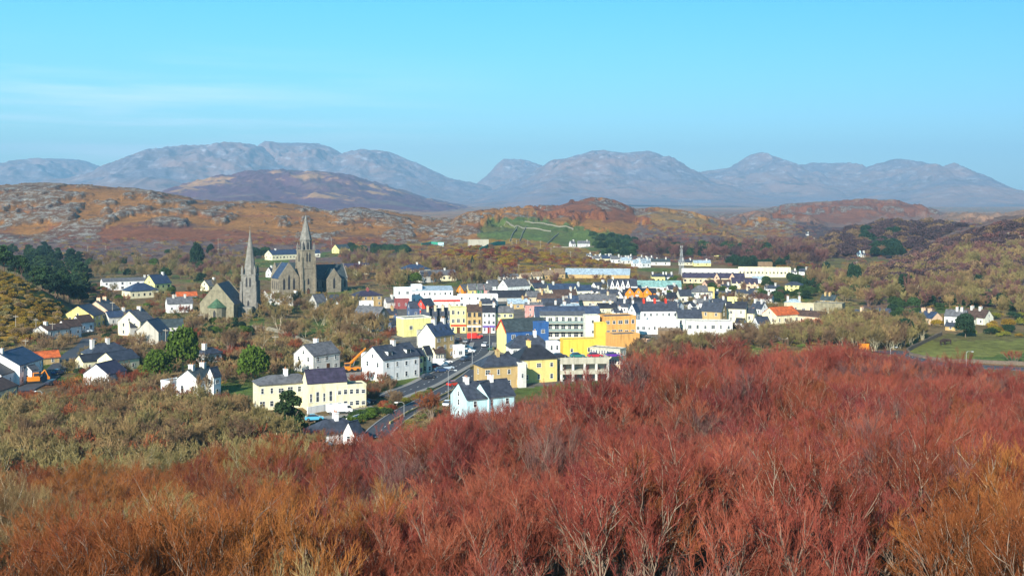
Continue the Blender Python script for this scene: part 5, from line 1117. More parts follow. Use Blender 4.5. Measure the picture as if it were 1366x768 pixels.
# cattle in the pasture
def cow(lab, px, py, rz):
    x, y, z = cast(px, py); b = bmesh.new()
    pts = [(-.8,0,1.15),(-.3,0,1.2),(.4,0,1.2),(.8,0,1.25),(1.15,0,1.35),(1.5,0,1.15),(-.75,.22,.6),(-.78,.22,0),(-.75,-.22,.6),(-.78,-.22,0),(.6,.22,.6),(.6,.22,0),(.6,-.22,.6),(.6,-.22,0),(-.95,0,1.0),(-1.0,0,.5)]
    ed = [(0,1),(1,2),(2,3),(3,4),(4,5),(0,6),(6,7),(0,8),(8,9),(2,10),(10,11),(2,12),(12,13),(0,14),(14,15)]
    rad = [.33,.38,.38,.30,.2,.13,.13,.07,.13,.07,.12,.07,.12,.07,.05,.04]
    me = bpy.data.meshes.new('cow'); me.from_pydata(pts, ed, []); o = link('cow', me, mat('cow_hide', (0.035,0.02,0.015), .8)); o.location = (x, y, z); o.rotation_euler = (0,0,rz); o.scale = (1.25,)*3
    md = o.modifiers.new('skin', 'SKIN'); sv = me.skin_vertices[0].data
    for v, r_ in zip(sv, rad): v.radius = (r_, r_)
    sv[1].use_root = True; s = o.modifiers.new('sub', 'SUBSURF'); s.levels = 1; s.render_levels = 1
    tag(o, lab, 'cow')
cow('left dark cow standing in the pasture', 1258, 460, .3); cow('right dark cow standing in the pasture', 1264, 459, 2.8)
# ------------------------------------------------------------------ plants
def twig_mat(name, var=0.16, leaf=False, bark=False):
    """colour comes from the object's own colour: thin outer twigs carry it, inner wood is greyer"""
    m, N, L, b = newmat(name, 0.85, 0.12)
    at = N.new('ShaderNodeAttribute'); at.attribute_name = 'tip'; oi = N.new('ShaderNodeObjectInfo')
    q = N.new('ShaderNodeMix'); q.data_type = 'RGBA'; L.new(at.outputs['Fac'], q.inputs['Factor']); L.new(oi.outputs['Color'], q.inputs['B'])
    q2 = N.new('ShaderNodeMix'); q2.data_type = 'RGBA'; q2.inputs['Factor'].default_value = 0.6 if not leaf else 0.45; L.new(oi.outputs['Color'], q2.inputs['A'])
    q2.inputs['B'].default_value = (0.125, 0.085, 0.06, 1) if not leaf else (0.01, 0.012, 0.006, 1); L.new(q2.outputs['Result'], q.inputs['A'])  # twigs: inner tone darkened, shade inside the crown put into the colour
    h = N.new('ShaderNodeHueSaturation'); L.new(oi.outputs['Color'] if bark else q.outputs['Result'], h.inputs['Color'])
    g = N.new('ShaderNodeNewGeometry'); n = N.new('ShaderNodeTexNoise'); n.inputs['Scale'].default_value = 2.5 if bark else 0.35; n.inputs['Detail'].default_value = 3; L.new(g.outputs['Position'], n.inputs['Vector'])
    r = N.new('ShaderNodeMapRange'); r.inputs['From Min'].default_value = .3; r.inputs['From Max'].default_value = .7; r.inputs['To Min'].default_value = 1-var*1.6; r.inputs['To Max'].default_value = 1+var*1.6; L.new(n.outputs['Fac'], r.inputs['Value'])
    r2 = N.new('ShaderNodeMapRange'); r2.inputs['To Min'].default_value = 1-var; r2.inputs['To Max'].default_value = 1+var; L.new(oi.outputs['Random'], r2.inputs['Value'])
    mu = N.new('ShaderNodeMath'); mu.operation = 'MULTIPLY'; L.new(r.outputs[0], mu.inputs[0]); L.new(r2.outputs[0], mu.inputs[1]); L.new(mu.outputs[0], h.inputs['Value'])
    r3 = N.new('ShaderNodeMapRange'); r3.inputs['To Min'].default_value = .492; r3.inputs['To Max'].default_value = .508; L.new(oi.outputs['Random'], r3.inputs['Value']); L.new(r3.outputs[0], h.inputs['Hue'])
    L.new(h.outputs['Color'], b.inputs['Base Color']); return m
TWIGM = twig_mat('bare_twigs', .18); LEAFM = twig_mat('leaves', .18, leaf=True); BARKM = twig_mat('bark', .22, bark=True)
def tubes(segs, sides):                          # segs (n,9): p0 p1 r0 r1 tip -> verts, faces, tip
    s = np.array(segs, dtype=float); p0, p1 = s[:, 0:3], s[:, 3:6]; r0, r1, tp = s[:, 6], s[:, 7], s[:, 8]
    d = p1 - p0; d /= (np.linalg.norm(d, axis=1, keepdims=True) + 1e-9)
    ref = np.where(np.abs(d[:, 2:3]) > .9, [[1., 0, 0]], [[0, 0, 1.]]); u = np.cross(d, ref); u /= np.linalg.norm(u, axis=1, keepdims=True); v = np.cross(d, u)
    n = len(s); V = np.empty((n, 2 * sides, 3))
    for k in range(sides):
        a = 2 * math.pi * k / sides; o = u * math.cos(a) + v * math.sin(a)
        V[:, k] = p0 + o * r0[:, None]; V[:, sides + k] = p1 + o * r1[:, None]
    base = (np.arange(n) * 2 * sides)[:, None, None]
    f = np.array([[k, (k+1) % sides, sides + (k+1) % sides, sides + k] for k in range(sides)])[None] + base
    return V.reshape(-1, 3), f.reshape(-1, 4), np.repeat(tp, 2 * sides)
def grow(seed, h, r, stems, per, up=0.35, thick=0.075, levels=4, twig=0.013, spread=.55, tall=False, thin=False):
    """branching skeleton: returns trunk segments and crown segments"""
    rg = random.Random(seed); T = []; Cn = []
    def rnd(): return Vector((rg.gauss(0, 1), rg.gauss(0, 1), rg.gauss(0, 1))).normalized()
    def branch(p, d, ln, rad, lv):
        ns = (5, 4, 3, 2, 1)[lv]; q = p.copy(); dd = d.copy(); pts = [(q.copy(), rad)]
        for i in range(ns):
            dd = (dd + rnd() * (.16 if lv < 2 else .22) + Vector((0, 0, up * (.35 if lv else .12)))).normalized()
            q2 = q + dd * ln / ns; rr = rad * (1 - .62 * (i + 1) / ns)
            rec = (*q, *q2, pts[-1][1], rr, min(1, max(0, (lv - 1.3) / 2.2)) if levels >= 4 else min(1, lv / 2.5))
            (T if lv <= (2 if thin else 1) else Cn).append(rec); q = q2; pts.append((q.copy(), rr))
        if lv >= levels: return
        nc = per[lv]
        for j in range(nc):
            t = (.35 if lv == 0 and not tall else .22) + (.78 if lv else .65) * (j + rg.random()) / nc; t = min(t, .999)
            k = min(int(t * ns), ns - 1); f_ = t * ns - k; pos = pts[k][0].lerp(pts[k+1][0], f_); pr = pts[k][1] * (1 - f_) + pts[k+1][1] * f_
            ax = (pts[k+1][0] - pts[k][0]).normalized(); side = ax.cross(rnd()).normalized()
            ang = rg.uniform(.45, .95) if lv < 2 else rg.uniform(.3, .8)
            nd = (ax * math.cos(ang) + side * math.sin(ang) + Vector((0, 0, up))).normalized()
            branch(pos, nd, ln * (rg.uniform(.42, .68) if lv else rg.uniform(.38, .6)) * (1.15 - .35 * t), max(pr * .6, twig * (1.7 if thin and lv == 1 else (1.25 if thin and lv == 2 else 1))), lv + 1)
    for i in range(stems):
        a = 2 * math.pi * (i + rg.random() * .6) / stems; lean = spread * (rg.random() ** .6) if stems > 1 else .05
        d = Vector((math.cos(a) * lean, math.sin(a) * lean, 1)).normalized()
        branch(Vector((math.cos(a) * .25 * (stems > 1), math.sin(a) * .25 * (stems > 1), -.4)), d, h * rg.uniform(.72, .92), thick * rg.uniform(.7, 1.15), 0)
    return T, Cn
def bare_proto(seed, h=5.5, r=3, stems=6, per=(6, 6, 6, 5), **kw):
    T, Cn = grow(seed, h, r, stems, per, **kw)
    # squeeze into the wanted height and crown radius
    C_ = np.array(Cn); T_ = np.array(T); mz = np.percentile(C_[:, 5], 99); rr = np.percentile(np.hypot(C_[:, 3], C_[:, 4]), 96)
    for Q in (C_, T_):
        for c in (2, 5): Q[:, c] *= h / mz
        for c in (0, 1, 3, 4): Q[:, c] *= r / rr
    v, f, tp = tubes(T_, 5); tm = mesh_np('trunk', v, f); a = tm.attributes.new('tip', 'FLOAT', 'POINT'); a.data.foreach_set('value', tp.astype(np.float32) * 0)
    v2, f2, tp2 = tubes(C_, 3); cm_ = mesh_np('crown', v2, f2); a = cm_.attributes.new('tip', 'FLOAT', 'POINT'); a.data.foreach_set('value', tp2.astype(np.float32))
    return tm, cm_
def leafy_proto(seed, h=4, r=2.2, n=2600, leaf=.22, kind='dome', lump=.3):
    rg = np.random.RandomState(seed); d = rg.normal(size=(n, 3)); d /= np.linalg.norm(d, axis=1, keepdims=True)
    if kind == 'dome': d[:, 2] = np.where(d[:, 2] < -.35, -d[:, 2], d[:, 2])
    az = np.arctan2(d[:, 1], d[:, 0]); L_ = 1 + lump * fbm(az * 1.6 + seed * 7, d[:, 2] * 2.6 + seed, 3, seed)
    rad = (rg.rand(n) ** .28) * L_
    if kind == 'cone':                            # spire-like conifer
        t = rg.rand(n) ** .8; a = rg.rand(n) * 6.283; lay = .75 + .25 * np.sin(t * 46 + a * 2)
        rr = (1 - t) ** .8 * r * lay * (.55 + .45 * rg.rand(n)) * (1 + lump * fbm(a * 2, t * 6, 2, seed)); c = np.stack([np.cos(a) * rr, np.sin(a) * rr, h * .08 + t * h * .92], 1)
    elif kind == 'pine':                          # several flat-bottomed plates of needles
        k = 11; pc = []
        for i in range(k):
            t = .35 + .62 * i / (k - 1); a = rg.rand() * 6.28; q = (1 - (t - .35)) * .55 * r; pc.append((math.cos(a) * q, math.sin(a) * q, t * h, r * (.62 - .35 * (t - .35))))
        pc = np.array(pc); w_ = rg.randint(0, k, n); c = pc[w_, :3] + d * rad[:, None] * pc[w_, 3:4] * np.array([1, 1, .45])
    else: c = d * rad[:, None] * np.array([r, r, h * .5]) + np.array([0, 0, h * .47])
    u = rg.normal(size=(n, 3)); u = u / np.linalg.norm(u, axis=1, keepdims=True); w_ = np.cross(u, rg.normal(size=(n, 3))); w_ /= np.linalg.norm(w_, axis=1, keepdims=True)
    s = leaf * (.6 + .8 * rg.rand(n))[:, None]; V = np.stack([c - u * s - w_ * s * .5, c + u * s * .2 - w_ * s * .8, c + u * s + w_ * s * .3, c - u * s * .2 + w_ * s * .8], 1).reshape(-1, 3)
    me = mesh_np('crown', V, np.arange(4 * n).reshape(n, 4)); a = me.attributes.new('tip', 'FLOAT', 'POINT'); a.data.foreach_set('value', np.repeat(rg.rand(n), 4).astype(np.float32))
    t = MB(); t.cyl((0, 0), .05 * h * .55, .03 * h * .5, -.5, h * .45, 6)
    for i in range(4): an = i * 1.7; t.tube((0, 0, h * .25), (math.cos(an) * r * .5, math.sin(an) * r * .5, h * .6), .015 * h, .008 * h, 4)
    tm = t.mesh('trunk'); return tm, me
TW = {'red': (0.29,0.072,0.045), 'crimson': (0.23,0.052,0.042), 'orange': (0.29,0.100,0.030), 'rust': (0.24,0.066,0.030), 'mauve': (0.18,0.085,0.075), 'olive': (0.24,0.19,0.075),
 'tan': (0.30,0.20,0.09), 'brown': (0.20,0.125,0.07), 'gorse': (0.30,0.19,0.025), 'green': (0.085,0.14,0.018), 'dark': (0.022,0.050,0.026), 'pine': (0.045,0.085,0.03), 'heath': (0.085,0.05,0.055), 'yellowgreen': (0.20,0.20,0.03)}
BK = {'grey': (0.24,0.18,0.135), 'pale': (0.52,0.44,0.30), 'cream': (0.44,0.35,0.22), 'brown': (0.16,0.10,0.07), 'olive': (0.34,0.30,0.20)}
NEAR = [bare_proto(100+i, h=5.4+.3*(i % 3), r=2.9+.2*(i % 2), stems=(5,6,4,7,5,6)[i], per=(6,6,6,5), up=(.22,.32,.26,.38,.20,.3)[i], twig=.0075, thin=True, thick=.06) for i in range(6)]
MIDP = [bare_proto(200+i, h=6, r=(3.2,2.8,3.6,3.0)[i], stems=(3,5,2,6)[i], per=(6,6,5,4), up=.25, thick=.11, twig=.026, spread=.6) for i in range(4)]
TALL = [bare_proto(300+i, h=9, r=3.6, stems=(1,2)[i], per=(9,6,5,4), up=.2, thick=.2, twig=.028, tall=True) for i in range(2)]
SML = [bare_proto(400+i, h=2.6, r=2.0, stems=7, per=(5,5,4), levels=3, up=.2, thick=.05, twig=.03, spread=.9) for i in range(3)]
LEAF = [leafy_proto(500+i, 4, 2.3, 2600, .17, 'dome', .30) for i in range(3)]
LOW = [leafy_proto(520+i, 2.0, 1.9, 1100, .16, 'dome', .5) for i in range(3)]
CONE = [leafy_proto(540+i, 9, 2.4, 2200, .30, 'cone', .3) for i in range(2)]
PINE = [leafy_proto(560+i, 9, 3.6, 3000, .28, 'pine', .5) for i in range(3)]
for fam in (NEAR, MIDP, TALL, SML, LEAF, LOW, CONE, PINE):
    for tm, cm_ in fam: tm.materials.append(BARKM); cm_.materials.append(TWIGM if fam in (NEAR, MIDP, TALL, SML) else LEAFM)
prng = random.Random(99); NPL = 0; REG = {}
FAMID = {id(f): k for k, f in enumerate((NEAR, MIDP, TALL, SML, LEAF, LOW, CONE, PINE))}; FAMS = (NEAR, MIDP, TALL, SML, LEAF, LOW, CONE, PINE)
FAMH = (5.6, 6, 9, 2.6, 4, 2, 9, 9)
def plant(fam, x, y, z, s, colour, bark, name, label, cat, group, parts=True, sz=None, i=None):
    """only noted here: the 290 of each kind that show largest become objects, the rest one object of their own"""
    global NPL; NPL += 1; k = FAMID[id(fam)]
    i = prng.randrange(len(fam)) if i is None else i
    REG.setdefault(name, []).append((s * FAMH[k] / math.hypot(x, y) + (9 if group is None else 0), k, i, x, y, z, s, s * (sz or prng.uniform(.88, 1.12)), prng.uniform(0, 6.28), colour, bark, label, cat, group, parts))
def make_plant(name, rec):
    _, k, i, x, y, z, s, s2, rz, colour, bark, label, cat, group, parts = rec; tm, cm_ = FAMS[k][i]
    if parts: r = bpy.data.objects.new(name, None); r.empty_display_size = .5
    else: r = bpy.data.objects.new(name, cm_); r.color = TW[colour] + (1,)
    COL.objects.link(r); r.location = (x, y, z); r.rotation_euler = (0, 0, rz); r.scale = (s, s, s2)
    r['label'] = label; r['category'] = cat
    if group: r['group'] = group
    if parts:
        for n_, me, mm in (('trunk', tm, BK[bark]), ('crown', cm_, TW[colour])):
            o = bpy.data.objects.new(n_, me); COL.objects.link(o); o.parent = r; o.color = mm + (1,)
STM = {}
def stuff_mat(leaf, bark=False):                 # the same look, coloured by each instance
    key = (leaf, bark)
    if key not in STM:
        src = LEAFM if leaf else (BARKM if bark else TWIGM); m = src.copy(); m.name = src.name + '_massed'; N = m.node_tree.nodes; L = m.node_tree.links
        oi = [n for n in N if n.bl_idname == 'ShaderNodeObjectInfo'][0]; at = N.new('ShaderNodeAttribute'); at.attribute_type = 'INSTANCER'; at.attribute_name = 'bark_tint' if bark else 'tint'
        for l in [l for l in L if l.from_node == oi and l.from_socket.name == 'Color']: to = l.to_socket; L.new(at.outputs['Color'], to)
        STM[key] = m
    return STM[key]
STO = {}
def stuff_proto(k, i):
    if (k, i) not in STO:
        tm, cm_ = FAMS[k][i]; leaf = k in (4, 5, 6, 7); b = bmesh.new(); b.from_mesh(cm_); nb = len(b.faces)
        if not b.verts.layers.float.get('tip'): pass
        b.from_mesh(tm); b.faces.ensure_lookup_table()
        for f in b.faces[nb:]: f.material_index = 1
        me = bpy.data.meshes.new('massed_plant'); b.to_mesh(me); b.free(); me.materials.clear(); me.materials.append(stuff_mat(leaf)); me.materials.append(stuff_mat(False, True))
        STO[(k, i)] = bpy.data.objects.new('massed_plant', me)     # source shape only, never linked to the scene
    return STO[(k, i)]
def mass(name, lab, recs):
    ks = sorted({(r[1], r[2]) for r in recs}); idx = {k: n for n, k in enumerate(ks)}
    me = bpy.data.meshes.new(name); me.from_pydata([(r[3], r[4], r[5]) for r in recs], [], [])
    def put(n_, t, vals, key='value'):
        a = me.attributes.new(n_, t, 'POINT'); a.data.foreach_set(key, np.array(vals, dtype=np.float32 if t != 'INT' else np.int32).ravel())
    put('pick', 'INT', [idx[(r[1], r[2])] for r in recs]); put('turn', 'FLOAT_VECTOR', [(0, 0, r[8]) for r in recs], 'vector'); put('size', 'FLOAT_VECTOR', [(r[6], r[6], r[7]) for r in recs], 'vector')
    put('tint', 'FLOAT_COLOR', [TW[r[9]] + (1,) for r in recs], 'color'); put('bark_tint', 'FLOAT_COLOR', [BK[r[10]] + (1,) for r in recs], 'color')
    o = link(name, me, [stuff_mat(False), stuff_mat(True), stuff_mat(False, True)]); tag(o, lab, kind='stuff')
    g = bpy.data.node_groups.new('massing', 'GeometryNodeTree'); g.interface.new_socket('Geometry', in_out='INPUT', socket_type='NodeSocketGeometry'); g.interface.new_socket('Geometry', in_out='OUTPUT', socket_type='NodeSocketGeometry')
    N, L = g.nodes, g.links; gi = N.new('NodeGroupInput'); go = N.new('NodeGroupOutput'); m2p = N.new('GeometryNodeMeshToPoints'); L.new(gi.outputs[0], m2p.inputs['Mesh'])
    ip = N.new('GeometryNodeInstanceOnPoints'); L.new(m2p.outputs[0], ip.inputs['Points']); jn = N.new('GeometryNodeJoinGeometry')
    for k in reversed(ks):                        # joined in reverse, so that the index counts from the first
        ob = N.new('GeometryNodeObjectInfo'); ob.inputs['Object'].default_value = stuff_proto(*k); ob.inputs['As Instance'].default_value = True; L.new(ob.outputs['Geometry'], jn.inputs[0])
    L.new(jn.outputs[0], ip.inputs['Instance']); ip.inputs['Pick Instance'].default_value = True
    def at(n_, t):
        q = N.new('GeometryNodeInputNamedAttribute'); q.data_type = t; q.inputs['Name'].default_value = n_; return q.outputs['Attribute']
    L.new(at('pick', 'INT'), ip.inputs['Instance Index']); L.new(at('size', 'FLOAT_VECTOR'), ip.inputs['Scale'])
    e2r = N.new('FunctionNodeEulerToRotation'); L.new(at('turn', 'FLOAT_VECTOR'), e2r.inputs[0]); L.new(e2r.outputs[0], ip.inputs['Rotation'])
    L.new(ip.outputs[0], go.inputs[0]); md = o.modifiers.new('massing', 'NODES'); md.node_group = g
def flush():
    for name, recs in REG.items():
        recs.sort(key=lambda r: -r[0])
        for r in recs[:290]: make_plant(name, r)
        rest = recs[290:]
        if len(rest) > 0: mass(name + '_mass', {'red_tree': 'red and crimson twigged trees massed over the farther thicket', 'orange_shrub': 'orange and rust brown shrubs massed in the farther thicket', 'bare_tree': 'grey and brown leafless trees massed round the town and on the slopes'}.get(name, name.replace('_', ' ') + 's massed farther off'), rest)
# ---- the thicket on the near slope: jittered grid, every tree an object
def thicket():
    rg = random.Random(4); cells = []
    Y = 24.0
    while Y < 215:
        s = 3.9 + Y * .0085; x = (-70 - CX) / F * Y
        while x < (1440 - CX) / F * Y:
            jx = x + rg.uniform(-.42, .42) * s; jy = Y + rg.uniform(-.42, .42) * s; px = CX + F * jx / jy
            yc = float(prof(px, [(a, b) for a, b, _ in CREST]))
            if jy < yc + 26: cells.append((jx, jy, px))
            x += s
        Y += s * .86
    for x, y, px in cells:
        z = gz(x, y); py = HOR + F * (EYE - z - 4) / y
        n = float(fbm(np.array([x / 17]), np.array([y / 17]), 2, 77)[0]); n2 = float(fbm(np.array([x / 9]), np.array([y / 9]), 2, 78)[0])
        s = max(.72, 1.0 + n * .5 + rg.uniform(-.14, .14)); lim = 400 + (py - 600) * .35 if py > 600 else 440 + (600-py)*1.2
        t = (px - lim) / 90 + n2 * 1.3
        if px > 1200 and py > 640 and (px-1200)*.6 + (py-640) > 85: k = 'pale' if rg.random() < .3 else 'orange'
        elif t < -.2: k = 'orange' if rg.random() < .55 else rg.choice(('rust', 'tan', 'olive'))
        elif t < .7: k = rg.choice(('rust', 'crimson', 'tan'))
        else: k = rg.choices(('red', 'crimson', 'mauve', 'rust'), (5, 3, .7 + (1.0 if 640 < px < 900 and py > 560 else 0), .9))[0]
        near = 'front' if y < 60 else ('middle' if y < 105 else 'rear')
        side = 'left' if px < 380 else ('centre' if px < 900 else 'right')
        W_ = {'red': ('red-twigged bare tree', 'red', 'grey'), 'crimson': ('dark crimson-twigged bare tree', 'crimson', 'grey'), 'mauve': ('grey-mauve bare tree', 'mauve', 'grey'), 'orange': ('orange-twigged bare shrub', 'orange', 'grey'), 'rust': ('rust-brown bare shrub', 'rust', 'grey'), 'tan': ('tan bare shrub with pale branches', 'tan', 'cream'), 'olive': ('olive-brown bare shrub', 'olive', 'olive'), 'pale': ('bare tree with pale cream stems', 'orange', 'cream')}[k]
        nm = 'red_tree' if k in ('red', 'crimson', 'mauve') else 'orange_shrub'
        plant(NEAR, x, y, z - .15, s, W_[1], W_[2], nm, '%s in the %s %s part of the thicket' % (W_[0], near, side), nm.replace('_', ' '), '%ss, %s %s of the thicket' % (W_[0], near, side))
    return len(cells)
NTH = thicket()
# ---- planting by area: positions are taken evenly over the area as it is seen, then stood on the land
SPOTS = []
def scatter(lab, poly, n, fam, h0, cols, s=(.8, 1.2), bark='grey', parts=True, name='bare_tree', cat='bare tree', group=None, y0=175, ymax=5000, gap=.35, foot=1.0, seed=0, sd=None):
    rg = random.Random(seed or (hash_(lab) & 0xffff)); xs = [p[0] for p in poly]; ys_ = [p[1] for p in poly]; c = 0; tries = 0
    while c < n and tries < n * 14:
        tries += 1; px = rg.uniform(min(xs), max(xs)); py = rg.uniform(min(ys_), max(ys_))
        if not bool(pts_in(np.array([px]), np.array([py]), poly)[0]): continue
        x, y, z = cast(px, py, y0)
        if y > ymax: continue
        sc = rg.uniform(*s); rad = 2.0 * sc * gap
        if near_foot(x, y, foot * sc) or on_road(x, y, .3): continue
        if any((a-x)**2 + (b-y)**2 < (rad + d)**2 for a, b, d in SPOTS[-260:]): continue
        SPOTS.append((x, y, rad)); col = cols[rg.randrange(len(cols))]
        plant(fam, x, y, z, sc, col, bark, name, lab, cat, group or lab, parts); c += 1
def hash_(t):
    h = 5381
    for ch in t: h = (h * 33 + ord(ch)) & 0xffffffff
    return h
def single(lab, px, py, fam, s, col, bark='grey', name='tree', cat='tree', i=None, sz=None, y0=175):
    x, y, z = cast(px, py, y0); SPOTS.append((x, y, 1.6 * s)); plant(fam, x, y, z, s, col, bark, name, lab, cat, None, True, sz, i); FOOT.append((x, y, 1.5*s))
single('large bright green evergreen dome right of the tall pole', 244, 500, LEAF, 2.0, 'green', name='evergreen_tree', cat='evergreen', sz=1.75)
single('lower green evergreen dome left of the tall pole, above the farmhouse wing', 210, 508, LEAF, 1.6, 'green', name='evergreen_tree', cat='evergreen', sz=1.35)
single('round bright green evergreen behind the long cream convent', 338, 512, LEAF, 1.85, 'green', name='evergreen_tree', cat='evergreen', sz=1.4)
single('round brown leafless dome tree above the small bungalow', 307, 473, MIDP, 1.25, 'brown', cat='bare tree', name='bare_tree', i=3)
single('wide pale yellow-brown bare tree left of the shop streets', 452, 456, TALL, 1.35, 'tan', 'pale', name='bare_tree', cat='bare tree', i=1)
single('tall bare tree beside the wide pale one', 440, 459, TALL, 1.2, 'olive', 'olive', name='bare_tree', cat='bare tree', i=0)
single('pale slender bare tree under the stone wall', 346, 478, TALL, 1.1, 'tan', 'pale', name='bare_tree', cat='bare tree', i=0)
single('big bare tree among graves right of the small church', 372, 440, TALL, .95, 'olive', 'pale', name='bare_tree', cat='bare tree', i=1)
single('dark green conifer standing alone left of the small spire', 262, 360, LEAF, 2.1, 'dark', name='conifer', cat='conifer', sz=2.3)
single('second smaller dark conifer between the two spires and the hill', 281, 343, LEAF, 1.5, 'dark', name='conifer', cat='conifer', sz=1.9)
single('big dark cypress in front of the cream convent', 386, 583, PINE, 1.05, 'pine', name='conifer', cat='conifer', i=0)
single('pointed blue-green conifer below the gorse hill', 630, 362, CONE, 1.25, 'dark', name='conifer', cat='conifer')
single('dark flat-topped pine on the right with a pale trunk', 1208, 398, PINE, 1.35, 'dark', 'pale', name='pine_tree', cat='pine', i=1)
single('bare pale-limbed tree beside the flat-topped pine', 1216, 401, TALL, 1.3, 'mauve', 'pale', name='bare_tree', cat='bare tree', i=1)
single('dark conifer rising from the bare woods at the right', 1139, 386, LEAF, 1.8, 'dark', name='conifer', cat='conifer', sz=2.0)
single('bare tree with bright branches before the white farmhouse', 272, 537, TALL, .8, 'tan', 'pale', name='bare_tree', cat='bare tree', i=1)
single('round orange-brown willow where the lower street meets the thicket', 576, 560, MIDP, 1.05, 'orange', name='willow', cat='willow', i=3)
single('red-brown bare tree beside the lower street', 527, 545, MIDP, .85, 'brown', name='bare_tree', cat='bare tree', i=1)
single('dark green tree at the bend of the bypass', 1208, 458, LEAF, 1.4, 'dark', name='evergreen_tree', cat='evergreen', sz=1.6)
single('dark spreading tree below the outbuilding by the pasture', 1288, 450, LEAF, 1.5, 'dark', name='evergreen_tree', cat='evergreen', sz=1.5)
single('round rust-red bush at the right edge of the pasture', 1352, 482, SML, 1.35, 'rust', name='bush', cat='bush')
# lower left belt
scatter('lichen-grey bare tree in the belt below the left houses', [(-20,560),(60,552),(200,548),(330,556),(400,584),(430,600),(250,622),(0,622)], 110, MIDP, 6, ['olive','olive','tan','brown','tan'], (.75, 1.25), 'pale', group='bare trees below the left houses', gap=.4)
scatter('rusty brown bush at the foot of the left houses', [(20,536),(110,522),(200,530),(330,548),(400,572),(360,566),(200,552),(30,560)], 70, SML, 2.6, ['rust','brown','orange'], (1.0, 1.6), 'brown', name='bush', cat='bush', group='rusty bushes', gap=.25)
scatter('yellow-green low shrub between the belt and the thicket', [(270,600),(420,590),(430,604),(290,618)], 14, LOW, 2, ['yellowgreen','green'], (.8, 1.3), name='shrub', cat='shrub', group='yellow-green shrubs', gap=.2)
scatter('low rounded olive bare bush in the belt below the left houses', [(-20,556),(60,553),(200,552),(330,560),(410,590),(430,606),(250,640),(-20,640)], 215, SML, 2.6, ['olive','olive','tan','rust','olive'], (1.3, 2.2), 'olive', name='bush', cat='bush', group='rounded bushes below the left houses', gap=.25)
# scrub between the houses on the left and centre
scatter('brown leafless bush on the slope between the left houses', [(20,450),(110,430),(180,450),(250,440),(330,440),(395,455),(395,500),(330,510),(180,530),(120,520),(30,470)], 190, SML, 2.6, ['brown','brown','rust','olive','tan'], (.9, 1.7), 'brown', parts=True, name='bush', cat='bush', group='brown bushes between the left houses', gap=.25)
scatter('small green shrub in a left hillside garden', [(30,440),(180,440),(260,430),(330,450),(330,500),(120,515)], 40, LOW, 2, ['green','pine','yellowgreen'], (.6, 1.1), name='shrub', cat='shrub', group='garden shrubs on the left', gap=.2)
scatter('red-orange garden bush near the small bungalow', [(285,470),(340,465),(340,498),(296,505)], 22, SML, 2.6, ['rust','orange','red'], (.8, 1.2), 'brown', name='bush', cat='bush', group='red-orange garden bushes', gap=.2)
scatter('bare tree on the slope below the churches', [(330,440),(470,420),(530,440),(470,470),(400,462)], 42, MIDP, 6, ['olive','tan','brown'], (.8, 1.3), 'olive', group='bare trees below the churches', gap=.4)
scatter('dark green hedge tree before the smaller church', [(250,438),(330,430),(338,448),(262,452)], 26, LEAF, 4, ['pine','dark','green'], (.55, .9), name='hedge_tree', cat='evergreen', group='hedge trees before the smaller church', gap=.2)
scatter('bare tree between the small church and the tall church', [(335,390),(400,400),(470,405),(480,430),(400,440),(340,430)], 46, MIDP, 6, ['brown','olive','tan'], (.75, 1.15), 'grey', group='bare trees between the churches', gap=.3)
scatter('brown bush among the town gardens under the crane', [(455,455),(560,440),(520,470),(470,490),(420,470)], 34, SML, 2.6, ['rust','brown','olive'], (.9, 1.4), 'brown', name='bush', cat='bush', group='brown garden bushes above the crane', gap=.2)
scatter('low bush on the verge between the two streets', [(505,560),(545,548),(600,512),(640,492),(600,508),(540,536),(505,545)], 34, LOW, 2, ['yellowgreen','rust','olive','pine'], (.4, .85), name='shrub', cat='shrub', group='verge shrubs', gap=.2)
scatter('clipped green hedge shrub above the foot-of-street bungalow', [(400,575),(440,566),(500,550),(510,556),(450,572),(405,584)], 34, LOW, 2, ['green','pine'], (.6, .9), name='hedge_shrub', cat='hedge shrub', group='hedge above the bungalow', gap=.12)
scatter('brown bush on the convent bank', [(440,500),(520,510),(540,530),(470,540),(490,520)], 22, SML, 2.6, ['rust','brown'], (.8, 1.2), 'brown', name='bush', cat='bush', group='bushes on the convent bank', gap=.2)
scatter('brown or olive bush among the upper left houses', [(110,382),(240,392),(335,400),(340,440),(180,450),(110,430)], 110, SML, 2.6, ['brown','olive','tan','rust'], (.8, 1.5), 'brown', name='bush', cat='bush', group='bushes among the upper left houses', gap=.25)
scatter('small green shrub among the upper left houses', [(110,382),(330,395),(335,445),(110,430)], 45, LOW, 2, ['green','pine','dark'], (.7, 1.3), name='shrub', cat='shrub', group='shrubs among the upper left houses', gap=.2)
scatter('bare tree in the gardens of the upper left houses', [(120,385),(330,395),(335,440),(180,450)], 26, MIDP, 6, ['olive','brown','tan'], (.6, .95), 'olive', group='garden trees of the upper left', gap=.3)
